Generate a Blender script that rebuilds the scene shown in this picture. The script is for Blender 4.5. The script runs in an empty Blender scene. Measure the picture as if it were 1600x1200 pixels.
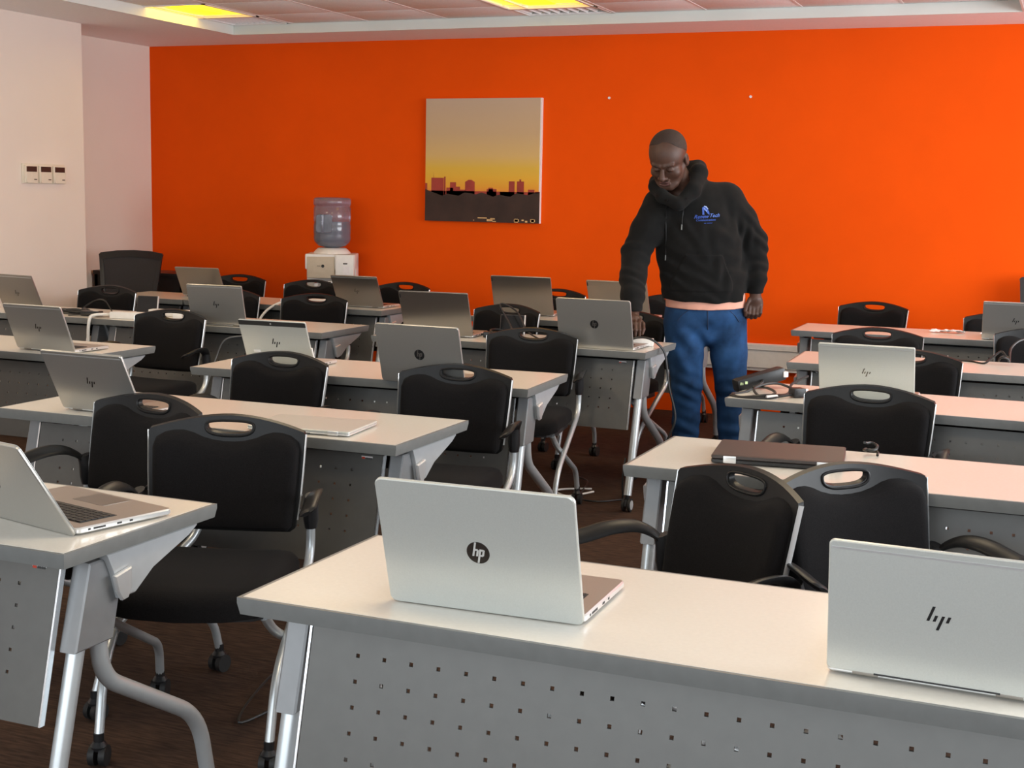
import bpy, bmesh, math, random
import numpy as np
from mathutils import Vector, Matrix, Euler
from mathutils.geometry import delaunay_2d_cdt
R = math.radians
random.seed(7)
sc = bpy.context.scene
C = sc.collection

# ------------------------------------------------------------------ camera, light, exposure
cam_d = bpy.data.cameras.new('camera'); cam = bpy.data.objects.new('camera', cam_d); C.objects.link(cam)
cam_d.sensor_width = 36.0; cam_d.lens = 2159.1/1600*36; cam_d.clip_start = .05
_r = Vector((0.92510682, 0.37919826, 0.01964846)); _u = Vector((-0.0693891, 0.11795606, 0.9905915)); _f = Vector((-0.37331292, 0.91776634, -0.13543418))
m = Matrix.Identity(4)
for i in range(3):
    m[i][0] = _r[i]; m[i][1] = _u[i]; m[i][2] = -_f[i]
m.translation = Vector((0, 0, 1.443)); cam.matrix_world = m
sc.camera = cam
sc.view_settings.view_transform = 'Standard'; sc.view_settings.look = 'None'
sc.view_settings.gamma = 1.0; sc.view_settings.exposure = 0.0; sc.view_settings.use_curve_mapping = False
world = bpy.data.worlds.new('daylight'); sc.world = world; world.use_nodes = True
wb = world.node_tree.nodes['Background']; wb.inputs[0].default_value = (.80, .90, 1, 1); wb.inputs[1].default_value = 1.5
def area(name, loc, rot, sx, sy, power, col):
    l = bpy.data.lights.new(name, 'AREA'); l.shape = 'RECTANGLE'; l.size = sx; l.size_y = sy; l.energy = power; l.color = col
    o = bpy.data.objects.new(name, l); C.objects.link(o); o.location = loc; o.rotation_euler = rot; return o
# daylight entering through the window bands of the right wall and of the wall behind the camera
area('daylight_right', (3.35, 5.5, 1.60), (0, R(101), 0), 1.5, 6.2, 300, (.93, .97, 1))
area('daylight_rear', (-1.4, -2.35, 1.60), (R(97), 0, 0), 7.5, 1.5, 155, (.88, .95, 1))

# ------------------------------------------------------------------ materials
MATS = {}
def mat(name, col, rough=.5, metal=0, nscale=0, namt=.1, bump=0, bscale=None, spec=.5, emit=None, estr=0, trans=0, stretch=None, alpha=1, coat=0, sheen=0):
    if name in MATS: return MATS[name]
    M = bpy.data.materials.new(name); M.use_nodes = True; nt = M.node_tree; b = nt.nodes['Principled BSDF']
    b.inputs['Base Color'].default_value = (*col, 1); b.inputs['Roughness'].default_value = rough; b.inputs['Metallic'].default_value = metal
    b.inputs['Specular IOR Level'].default_value = spec; b.inputs['Transmission Weight'].default_value = trans; b.inputs['Alpha'].default_value = alpha
    b.inputs['Coat Weight'].default_value = coat
    if sheen: b.inputs['Sheen Weight'].default_value = sheen; b.inputs['Sheen Roughness'].default_value = .6
    if emit: b.inputs['Emission Color'].default_value = (*emit, 1); b.inputs['Emission Strength'].default_value = estr
    tc = nt.nodes.new('ShaderNodeTexCoord'); src = tc.outputs['Object']
    if stretch:
        mp = nt.nodes.new('ShaderNodeMapping'); mp.inputs['Scale'].default_value = stretch; nt.links.new(src, mp.inputs[0]); src = mp.outputs[0]
    if nscale:
        n = nt.nodes.new('ShaderNodeTexNoise'); n.inputs['Scale'].default_value = nscale; n.inputs['Detail'].default_value = 4; nt.links.new(src, n.inputs['Vector'])
        mx = nt.nodes.new('ShaderNodeMix'); mx.data_type = 'RGBA'
        mx.inputs[6].default_value = (*[c*(1-namt) for c in col], 1); mx.inputs[7].default_value = (*[min(1, c*(1+namt)) for c in col], 1)
        rp = nt.nodes.new('ShaderNodeMapRange'); rp.inputs[1].default_value = .3; rp.inputs[2].default_value = .7; nt.links.new(n.outputs[0], rp.inputs[0])
        nt.links.new(rp.outputs[0], mx.inputs[0]); nt.links.new(mx.outputs[2], b.inputs['Base Color'])
    if bump:
        n2 = nt.nodes.new('ShaderNodeTexNoise'); n2.inputs['Scale'].default_value = bscale or 200; n2.inputs['Detail'].default_value = 3; nt.links.new(src, n2.inputs['Vector'])
        bp = nt.nodes.new('ShaderNodeBump'); bp.inputs['Strength'].default_value = bump; bp.inputs['Distance'].default_value = .002
        nt.links.new(n2.outputs[0], bp.inputs['Height']); nt.links.new(bp.outputs[0], b.inputs['Normal'])
    MATS[name] = M; return M
ORANGE = mat('orange_wall_paint', (.86, .090, .002), .8, nscale=3, namt=.03, bump=.08, bscale=60, spec=.10)
WHITEW = mat('white_wall_paint', (.82, .72, .64), .8, nscale=2, namt=.02, bump=.06, bscale=60, spec=.3)
CEIL = mat('ceiling_board', (.92, .92, .92), .85, nscale=60, namt=.03, bump=.1, bscale=150)
TILE = mat('ceiling_tile', (.92, .91, .91), .9, nscale=90, namt=.05, bump=.15, bscale=220)
FASCIA = mat('coffer_fascia', (.74, .76, .72), .6, nscale=4, namt=.02)
TGRID = mat('ceiling_grid', (.85, .80, .78), .5, nscale=5, namt=.02)
CARPET = mat('brown_carpet', (.062, .034, .022), .95, nscale=14, namt=.45, bump=.9, bscale=160, stretch=(1, 7, 1), spec=.2)
LAM = mat('cream_laminate', (.70, .665, .60), .24, nscale=120, namt=.02, spec=.55)
EDGE = mat('grey_edge_band', (.16, .165, .16), .42, nscale=40, namt=.05)
PANEL = mat('grey_perforated_steel', (.112, .110, .103), .42, nscale=30, namt=.04, metal=.25)
TRIM = mat('bright_aluminium', (.78, .80, .82), .25, metal=.9, nscale=30, namt=.04)
GREYP = mat('grey_powder_coat', (.23, .235, .24), .4, nscale=30, namt=.04, metal=.2)
LGREY = mat('light_grey_powder_coat', (.42, .44, .45), .38, nscale=30, namt=.03, metal=.2)
SILVER = mat('silver_tube', (.56, .60, .62), .33, metal=.55, nscale=20, namt=.03)
BLACKP = mat('black_plastic', (.012, .012, .013), .38, nscale=60, namt=.15, bump=.05, bscale=300)
FRAMEP = mat('charcoal_plastic', (.012, .012, .0125), .38, nscale=60, namt=.1, spec=.22)
FABRIC = mat('black_fabric', (.0075, .0068, .0072), .95, nscale=300, namt=.3, bump=.3, bscale=700, sheen=.02, spec=.12)
MESHF = mat('dark_mesh', (.030, .026, .026), .85, nscale=400, namt=.3, bump=.3, bscale=900)
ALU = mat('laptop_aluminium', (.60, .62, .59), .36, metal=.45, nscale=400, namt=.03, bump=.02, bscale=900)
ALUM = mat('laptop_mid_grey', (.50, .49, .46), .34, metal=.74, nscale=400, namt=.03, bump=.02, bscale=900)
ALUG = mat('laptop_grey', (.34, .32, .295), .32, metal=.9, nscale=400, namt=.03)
ALUL = mat('laptop_edge', (.72, .73, .73), .28, metal=.6, nscale=50, namt=.02)
DECK = mat('laptop_deck', (.36, .31, .28), .38, metal=.5, nscale=400, namt=.03)
DARKL = mat('black_laptop', (.045, .036, .034), .45, nscale=200, namt=.1)
KEY = mat('black_keys', (.012, .012, .013), .5, nscale=80, namt=.1)
SCREEN = mat('off_screen', (.006, .006, .007), .12, nscale=20, namt=.1)
LOGOD = mat('dark_logo', (.035, .035, .036), .25, nscale=80, namt=.1, metal=.5)
LOGOC = mat('chrome_logo', (.16, .15, .14), .18, nscale=80, namt=.1, metal=.9)
LOGOS = mat('silver_letters', (.72, .72, .70), .35, nscale=80, namt=.03, metal=.4)
WHITEP = mat('white_plastic', (.80, .78, .75), .4, nscale=30, namt=.03)
BEIGE = mat('beige_plastic', (.52, .43, .32), .45, nscale=30, namt=.04)
RED = mat('red_print', (.55, .06, .03), .6, nscale=50, namt=.05)
BLACKI = mat('black_print', (.02, .02, .02), .6, nscale=50, namt=.05)
PAPER = mat('paper_label', (.82, .78, .78), .7, nscale=50, namt=.03)
CABLE = mat('black_cable', (.012, .012, .012), .45, nscale=50, namt=.1)
CABLEW = mat('white_cable', (.78, .76, .72), .45, nscale=50, namt=.05)
BROWNW = mat('brown_window', (.05, .025, .02), .35, nscale=50, namt=.1)
DESKB = mat('black_desk', (.014, .012, .012), .4, nscale=20, namt=.2)
CREAMP = mat('cream_plastic', (.78, .70, .58), .42, nscale=30, namt=.02)
SKIN = mat('dark_brown_skin', (.070, .033, .022), .5, nscale=35, namt=.14, bump=.1, bscale=180, spec=.4)
HAIR = mat('cropped_black_hair', (.034, .019, .014), .8, nscale=300, namt=.4, bump=.5, bscale=600)
HOOD = mat('black_hoodie_cotton', (.0065, .0065, .0065), .92, nscale=40, namt=.15, bump=.25, bscale=500, sheen=.03, spec=.15)
JEANS = mat('blue_denim', (.016, .054, .140), .85, nscale=9, namt=.55, bump=.35, bscale=500, spec=.2)
PINK = mat('salmon_shirt', (.80, .40, .30), .85, nscale=20, namt=.06)
BLUEI = mat('blue_embroidery', (.03, .09, .42), .6, nscale=200, namt=.3)
LBLUEI = mat('light_blue_embroidery', (.35, .45, .72), .6, nscale=200, namt=.2)
BOTTLE = mat('bottle_plastic', (.42, .44, .55), .12, nscale=6, namt=.1, trans=.72, spec=.6)
WATER = mat('bottle_water', (.40, .58, .64), .1, nscale=6, namt=.05, trans=.5)
LAMP = mat('lamp_diffuser', (.9, .75, .2), .4, emit=(1, .62, .03), estr=1.55, nscale=4, namt=.03)
LAMPH = mat('lamp_core', (.9, .8, .2), .4, emit=(1, .90, .0), estr=1.7, nscale=4, namt=.03)
RUBBER = mat('black_rubber', (.010, .010, .010), .6, nscale=60, namt=.2)
WHEELG = mat('grey_wheel_disc', (.45, .46, .47), .4, nscale=60, namt=.05)

# ------------------------------------------------------------------ mesh helpers
class MB:
    def __init__(s): s.v = []; s.f = []
    def add(s, vs, fs, M=None):
        o = len(s.v)
        for v in vs:
            v = Vector(v)
            s.v.append(tuple(M @ v) if M is not None else tuple(v))
        s.f += [tuple(i+o for i in f) for f in fs]; return s
    def box(s, c, d, M=None, bev=0):
        x, y, z = [a/2 for a in d]
        if bev <= 0:
            vs = [(c[0]+i*x, c[1]+j*y, c[2]+k*z) for k in (-1, 1) for j in (-1, 1) for i in (-1, 1)]
            return s.add(vs, [(0, 2, 3, 1), (4, 5, 7, 6), (0, 1, 5, 4), (2, 6, 7, 3), (1, 3, 7, 5), (0, 4, 6, 2)], M)
        bm = bmesh.new(); bmesh.ops.create_cube(bm, size=1)
        for v in bm.verts: v.co = Vector((v.co.x*d[0]+c[0], v.co.y*d[1]+c[1], v.co.z*d[2]+c[2]))
        bmesh.ops.bevel(bm, geom=bm.edges[:], offset=bev, segments=2, profile=.6, affect='EDGES')
        bm.verts.index_update()
        s.add([v.co[:] for v in bm.verts], [[v.index for v in f.verts] for f in bm.faces], M); bm.free(); return s
    def prism(s, pts, h0, h1, M=None, inset=0):
        # outline in xy extruded along z; inset shrinks the top rim for a soft edge
        n = len(pts); rings = [(h0, 0), (h1, 0)]
        if inset: rings = [(h0, inset), (h0+inset*(1 if h1 > h0 else -1), 0), (h1-inset*(1 if h1 > h0 else -1), 0), (h1, inset)]
        cx = sum(p[0] for p in pts)/n; cy = sum(p[1] for p in pts)/n
        w = max(p[0] for p in pts)-min(p[0] for p in pts); hh = max(p[1] for p in pts)-min(p[1] for p in pts)
        vs = []; fs = []
        for z, i in rings:
            sx = 1-2*i/max(w, 1e-6); sy = 1-2*i/max(hh, 1e-6)
            vs += [(cx+(p[0]-cx)*sx, cy+(p[1]-cy)*sy, z) for p in pts]
        for k in range(len(rings)-1):
            for i in range(n):
                j = (i+1) % n; fs.append((k*n+i, k*n+j, (k+1)*n+j, (k+1)*n+i))
        fs.append(tuple(range(n))[::-1]); fs.append(tuple((len(rings)-1)*n+i for i in range(n)))
        return s.add(vs, fs, M)
    def tube(s, path, r, n=10, M=None, flat=None, caps=True):
        path = [Vector(p) for p in path]; rs = r if isinstance(r, (list, tuple)) else [r]*len(path)
        vs = []; fs = []; up = None
        for i, p in enumerate(path):
            t = (path[min(i+1, len(path)-1)]-path[max(i-1, 0)]).normalized()
            if up is None:
                up = Vector((0, 0, 1)) if abs(t.z) < .9 else Vector((0, 1, 0))
                if flat: up = Vector(flat[2])
            a = t.cross(up).normalized(); b = a.cross(t).normalized(); up = b
            ra, rb = (rs[i]*flat[0], rs[i]*flat[1]) if flat else (rs[i], rs[i])
            for k in range(n):
                w = 2*math.pi*k/n; vs.append(p+a*math.cos(w)*ra+b*math.sin(w)*rb)
        for i in range(len(path)-1):
            for k in range(n):
                j = (k+1) % n; fs.append((i*n+k, i*n+j, (i+1)*n+j, (i+1)*n+k))
        if caps: fs.append(tuple(range(n))[::-1]); fs.append(tuple((len(path)-1)*n+k for k in range(n)))
        return s.add([v[:] for v in vs], fs, M)
    def lathe(s, prof, n=20, M=None):
        vs = []; fs = []
        for (r, z) in prof:
            for k in range(n): w = 2*math.pi*k/n; vs.append((r*math.cos(w), r*math.sin(w), z))
        for i in range(len(prof)-1):
            for k in range(n):
                j = (k+1) % n; fs.append((i*n+k, i*n+j, (i+1)*n+j, (i+1)*n+k))
        fs.append(tuple(range(n))[::-1]); fs.append(tuple((len(prof)-1)*n+k for k in range(n)))
        return s.add(vs, fs, M)
    def mesh(s, name, m, smooth=35):
        me = bpy.data.meshes.new(name); me.from_pydata(s.v, [], s.f); me.materials.append(m); me.update()
        bm = bmesh.new(); bm.from_mesh(me); bmesh.ops.recalc_face_normals(bm, faces=bm.faces); bm.to_mesh(me); bm.free()
        if smooth:
            me.polygons.foreach_set('use_smooth', [True]*len(me.polygons)); me.set_sharp_from_angle(angle=R(smooth))
        return me
    def build(s, name, m, parent=None, smooth=35, label=None):
        o = bpy.data.objects.new(name, s.mesh(name, m, smooth)); C.objects.link(o)
        if parent is not None: o.parent = parent
        if label: o['label'] = label
        return o
def smooth_path(pts, n=8, closed=False):
    P = [Vector(p) for p in pts]; out = []
    for i in range(len(P)-1):
        p0 = P[max(i-1, 0)]; p1 = P[i]; p2 = P[i+1]; p3 = P[min(i+2, len(P)-1)]
        for k in range(n):
            t = k/n; out.append(.5*((2*p1)+(-p0+p2)*t+(2*p0-5*p1+4*p2-p3)*t*t+(-p0+3*p1-3*p2+p3)*t**3))
    out.append(P[-1]); return out
def fillet(pts, r, n=5):
    P = [Vector(p) for p in pts]; out = [P[0]]
    for i in range(1, len(P)-1):
        a = (P[i-1]-P[i]); b = (P[i+1]-P[i]); rr = min(r, a.length*.48, b.length*.48); A = P[i]+a.normalized()*rr; B = P[i]+b.normalized()*rr
        for k in range(n+1):
            t = k/n; out.append((1-t)**2*A+2*t*(1-t)*P[i]+t*t*B)
    out.append(P[-1]); return out
def rrect(w, h, r, n=5, cx=0, cy=0):
    pts = []
    for (sx, sy, a0) in ((1, 1, 0), (-1, 1, 90), (-1, -1, 180), (1, -1, 270)):
        for k in range(n+1):
            a = R(a0+90*k/n); pts.append((cx+sx*(w/2-r)+r*math.cos(a), cy+sy*(h/2-r)+r*math.sin(a)))
    return pts
def thing(name, label, cat, loc=(0, 0, 0), rz=0, group=None):
    o = bpy.data.objects.new(name, None); C.objects.link(o); o.location = loc; o.rotation_euler = (0, 0, rz); o.empty_display_size = .05
    o['label'] = label; o['category'] = cat
    if group: o['group'] = group
    return o
def tag(o, label, cat, group=None):
    o['label'] = label; o['category'] = cat
    if group: o['group'] = group
    return o
def struct(o): o['kind'] = 'structure'; return o
def dup(root, loc, rz, label, group=None):
    r = root.copy(); C.objects.link(r); r.location = loc; r.rotation_euler = (0, 0, rz); r['label'] = label
    if group: r['group'] = group
    for ch in list(root.children):
        c = ch.copy(); C.objects.link(c); c.parent = r
        for g in list(ch.children):
            d = g.copy(); C.objects.link(d); d.parent = c
    return r

# plate from a 2D outline with holes, puffed, mapped to 3D by fn(u, v, t) with t the signed offset along the thickness
def plate(mb, outline, holes, fn, thick, puff=0, pr=.03, grid=.02, back=True):
    def seg(o): return [(i, (i+1) % len(o)) for i in range(len(o))]
    def inside(p, poly):
        c = False; x, y = p
        for i in range(len(poly)):
            x1, y1 = poly[i]; x2, y2 = poly[i-1]
            if (y1 > y) != (y2 > y) and x < (x2-x1)*(y-y1)/(y2-y1)+x1: c = not c
        return c
    def dist(p, poly):
        d = 9
        for i in range(len(poly)):
            a = poly[i-1]; b = poly[i]; vx, vy = b[0]-a[0], b[1]-a[1]; l = vx*vx+vy*vy+1e-12
            t = max(0, min(1, ((p[0]-a[0])*vx+(p[1]-a[1])*vy)/l)); d = min(d, math.hypot(p[0]-a[0]-t*vx, p[1]-a[1]-t*vy))
        return d
    if puff:
        o2 = []
        for i in range(len(outline)):
            a = Vector(outline[i]); b = Vector(outline[(i+1) % len(outline)]); k = max(1, int((b-a).length/.018))
            o2 += [tuple(a.lerp(b, j/k)) for j in range(k)]
        outline = o2
    vs = [Vector(p) for p in outline]; es = seg(outline)
    for h in holes:
        o = len(vs); vs += [Vector(p) for p in h]; es += [(a+o, b+o) for a, b in seg(h)]
    nb = len(vs)
    def dall(p): return min([dist(p, outline)]+[dist(p, h) for h in holes])
    xs = [p[0] for p in outline]; ys = [p[1] for p in outline]
    if puff:
        for rr in (.12, .35, .7):
            n = len(outline)
            for i in range(n):
                a = Vector(outline[i-1]); b = Vector(outline[(i+1) % n]); t = (b-a).normalized(); nrm = Vector((-t.y, t.x))
                p = Vector(outline[i])+nrm*pr*rr
                if not inside(p, outline): p = Vector(outline[i])-nrm*pr*rr
                if inside(p, outline) and dall(p) > pr*rr*.8: vs.append(p)
    g = grid; x = min(xs)+g/2
    while x < max(xs):
        y = min(ys)+g/2
        while y < max(ys):
            if inside((x, y), outline) and not any(inside((x, y), h) for h in holes):
                d = dall((x, y))
                if d > (pr*.85 if puff else g*.35): vs.append(Vector((x, y)))
            y += g
        x += g
    r = delaunay_2d_cdt(vs, es, [], 0, 1e-6)
    V, E_, F_ = r[0], r[1], r[2]
    tris = []
    for f in F_:
        c = sum((V[i] for i in f), Vector((0, 0)))/len(f)
        A2 = abs((V[f[1]]-V[f[0]]).cross(V[f[2]]-V[f[0]])) if len(f) == 3 else 1
        if A2 > 4e-7 and inside(c, outline) and not any(inside(c, h) for h in holes): tris.append(tuple(f))
    front = []; bk = []
    for p in V:
        k = 0
        if puff:
            d = min(dall(p)/pr, 1); k = puff*math.sqrt(max(0, 1-(1-d)**2))
        front.append(fn(p.x, p.y, thick/2+k)); bk.append(fn(p.x, p.y, -thick/2))
    n = len(V); edges = {}
    for f in tris:
        for i in range(len(f)):
            a, b = f[i], f[(i+1) % len(f)]; e = (min(a, b), max(a, b)); edges.setdefault(e, []).append((a, b))
    fs = [f for f in tris]+[tuple(i+n for i in f[::-1]) for f in tris]
    for e, l in edges.items():
        if len(l) == 1: a, b = l[0]; fs.append((b, a, a+n, b+n))
    mb.add(front+bk, fs); return mb

# ------------------------------------------------------------------ room shell
XL, XP, YW, ZC, XR, YB, YP = -6.80, -6.33, 9.10, 2.53, 3.4, -2.5, 7.73
struct(MB().box(((XL+XR)/2, (YB+YW)/2, -.05), (XR-XL+.4, YW-YB+.4, .1)).build('floor', CARPET))
struct(MB().box(((XL+XR)/2, YW+.06, 1.35), (XR-XL+.3, .12, 2.9)).build('wall_back', ORANGE))
wl = struct(MB().box((XL-.06, 8.3, 1.35), (.12, 1.9, 2.9)).build('wall_left', WHITEW))
struct(MB().box((XP-.3, (YB+YP)/2, 1.35), (.6, YP-YB, 2.9)).build('wall_left_pier', WHITEW))
# soffit ring and raised coffer
CX0, CX1, CY0, CY1, CZ = -5.66, -.38, 1.0, 8.54, 2.592
ce = MB()
ce.box(((XL+CX0)/2-.05, (YB+YW)/2, ZC+.1), (CX0-XL+.1, YW-YB+.3, .2)); ce.box(((XR+CX1)/2+.05, (YB+YW)/2, ZC+.1), (XR-CX1+.1, YW-YB+.3, .2))
ce.box(((CX0+CX1)/2, (CY1+YW)/2+.05, ZC+.1), (CX1-CX0, YW-CY1+.1, .2)); ce.box(((CX0+CX1)/2, (CY0+YB)/2-.05, ZC+.1), (CX1-CX0, CY0-YB+.1, .2))
ceiling = struct(ce.build('ceiling', CEIL, smooth=0))
fa = MB()
t_ = .012
for (c, d) in ((((CX0+CX1)/2, CY1-t_/2, (ZC+CZ)/2), (CX1-CX0, t_, CZ-ZC+.004)), (((CX0+CX1)/2, CY0+t_/2, (ZC+CZ)/2), (CX1-CX0, t_, CZ-ZC+.004)), ((CX0+t_/2, (CY0+CY1)/2, (ZC+CZ)/2), (t_, CY1-CY0-.03, CZ-ZC+.004)), ((CX1-t_/2, (CY0+CY1)/2, (ZC+CZ)/2), (t_, CY1-CY0-.03, CZ-ZC+.004))):
    fa.box(c, d)
struct(fa.build('trim_1', FASCIA, smooth=0))
struct(MB().box(((CX0+CX1)/2, (CY0+CY1)/2, CZ+.16), (CX1-CX0+.2, CY1-CY0+.2, .05)).build('ceiling_deck', TILE))
# tiles: columns .59 wide, .57 deep; the two fixture columns are left open over the light and vent
GX = [-5.75+.587*i for i in range(10)]
tile_me = {}
def tile(x0, x1, y0, y1):
    x0 = max(x0, CX0+.012); x1 = min(x1, CX1-.012); y1 = min(y1, CY1-.012)
    if x1-x0 < .05 or y1-y0 < .05: return
    w, d = x1-x0-.010, y1-y0-.008; k = (round(w, 3), round(d, 3))
    if k not in tile_me: tile_me[k] = MB().box((0, 0, 0), (w, d, .016), bev=.003).mesh('ceiling_tile', TILE)
    o = bpy.data.objects.new('ceiling_tile', tile_me[k]); C.objects.link(o); o.location = ((x0+x1)/2, (y0+y1)/2, CZ+.010); o.parent = ceiling
YR = [8.63-.555*i for i in range(5)]
for i, x in enumerate(GX):
    for j in range(4):
        if i in (0, 4) and j < 2: continue
        tile(x, x+.587, YR[j+1], YR[j])
# beyond what the frame shows the tiles run on in one piece per column
for i, x in enumerate(GX): tile(x, x+.587, 1.05, YR[4])
gr = MB()
for x in GX[1:]: gr.box((x, (CY0+CY1)/2, CZ+.003), (.022 if False else .016, CY1-CY0-.03, .006))
for y in YR[1:]: gr.box(((CX0+CX1)/2, y, CZ+.0065), (CX1-CX0-.03, .008, .004))
g = gr.build('grid_rail', TGRID, ceiling, smooth=0); g['kind'] = 'stuff'
# dado trunking on the back wall and skirting
struct(MB().box(((XL+XR)/2, YW-.03, .42), (XR-XL, .06, .155)).box(((XL+XR)/2, YW-.034, .478), (XR-XL, .07, .034)).box(((XL+XR)/2, YW-.024, .330), (XR-XL, .05, .02)).build('trim_2', WHITEP, smooth=0))
struct(MB().box((XP+.008, (YB+YP)/2, .05), (.016, YP-YB, .1)).build('baseboard_left', WHITEP, smooth=0))
# right wall with a long window band, rear wall with another (both outside the frame)
def window_wall(n, axis, at, a0, a1, z0, z1, cnt, wname):
    w = MB(); th = .15
    def bx(u0, u1, v0, v1, mb, t=th, off=0):
        if axis == 'x': mb.box((at+off, (u0+u1)/2, (v0+v1)/2), (t, u1-u0, v1-v0))
        else: mb.box(((u0+u1)/2, at+off, (v0+v1)/2), (u1-u0, t, v1-v0))
    lo, hi = (YB, YW) if axis == 'x' else (XL, XR)
    bx(lo-.1, hi+.1, 0, z0, w); bx(lo-.1, hi+.1, z1, 2.8, w); bx(lo-.1, a0, z0, z1, w); bx(a1, hi+.1, z0, z1, w)
    struct(w.build(wname, WHITEW, smooth=0))
    step = (a1-a0)/cnt
    for i in range(cnt):
        f = MB(); u0 = a0+i*step; u1 = u0+step
        bx(u0, u0+.05, z0, z1, f, .06); bx(u1-.05, u1, z0, z1, f, .06); bx(u0, u1, z0, z0+.05, f, .06); bx(u0, u1, z1-.05, z1, f, .06)
        struct(f.build('window_%d' % (n+i), WHITEP, smooth=0))
window_wall(1, 'x', XR+.075, -.4, 8.6, .85, 2.4, 6, 'wall_right')
window_wall(7, 'y', YB-.075, -5.4, 2.6, .85, 2.4, 5, 'wall_front')

# ceiling lights and vents
def ceiling_light(x0, x1, y0, y1, label, power=13, glow=(1, .82, .60)):
    t = thing('ceiling_light', label, 'light', ((x0+x1)/2, (y0+y1)/2, CZ), 0, 'recessed square ceiling lights'); w, d = x1-x0, y1-y0
    f = MB()
    for sx in (-1, 1): f.box((sx*(w/2-.01), 0, .008), (.02, d, .022))
    for sy in (-1, 1): f.box((0, sy*(d/2-.01), .008), (w, .02, .022))
    f.build('frame', TGRID, t, 0)
    MB().box((0, 0, .018), (w-.04, d-.04, .004)).build('diffuser', LAMP, t, 0)
    MB().prism(rrect(w*.36, d*.55, .03), .002, .016, inset=.006).build('lamp_cover', LAMPH, t)
    MB().box((-w*.25, 0, .008), (.008, d-.04, .018)).build('divider', TGRID, t, 0)
    l = area('lamp_glow', (0, 0, -.004), (0, 0, 0), w-.06, d-.06, power, glow); l.parent = t
    return t
ceiling_light(-5.73, -5.19, 7.50, 8.12, 'glowing yellow recessed ceiling light near the white wall corner', 2.2, (1, .62, .10))
ceiling_light(-3.42, -2.84, 7.58, 8.20, 'glowing yellow recessed ceiling light above the orange wall, right of the other', 2.2, (1, .62, .10))
for (lx, ly, lb) in ((-3.13, 5.3, 'lit ceiling light over the middle rows, outside the frame'), (-.85, 7.3, 'lit ceiling light over the right-hand rows, outside the frame'), (-.85, 4.6, 'lit ceiling light right of the middle rows, outside the frame'), (-3.13, 2.8, 'lit ceiling light over the front rows, outside the frame'), (-.85, 2.0, 'lit ceiling light over the front table, outside the frame'), (-5.3, 5.0, 'lit ceiling light by the white wall, outside the frame')):
    ceiling_light(lx-.27, lx+.27, ly-.3, ly+.3, lb).location.z = CZ-.03
for (x0, x1, y0, y1, lb) in ((-5.64, -5.20, 8.14, 8.52, 'slatted grey ceiling vent beside the light at the wall corner'), (-3.40, -2.83, 8.22, 8.52, 'slatted ceiling vent in front of the light nearest the centre')):
    t = thing('ceiling_vent', lb, 'vent', ((x0+x1)/2, (y0+y1)/2, CZ), 0, 'slatted ceiling vents'); w, d = x1-x0, y1-y0
    f = MB()
    for sx in (-1, 1): f.box((sx*(w/2-.006), 0, .006), (.012, d, .014))
    for sy in (-1, 1): f.box((0, sy*(d/2-.006), .006), (w, .012, .014))
    f.build('frame', TGRID, t, 0); MB().box((0, 0, .04), (w-.02, d-.02, .004)).build('backing', BLACKI, t, 0)
    sm = MB().box((0, 0, 0), (.004, d-.03, .026), Matrix.Rotation(R(35), 4, 'Y')).mesh('slat', CEIL, 0)
    for i in range(9):
        o = bpy.data.objects.new('slat', sm); C.objects.link(o); o.parent = t; o.location = (-w/2+.03+(w-.06)*i/8, 0, .018)

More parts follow.
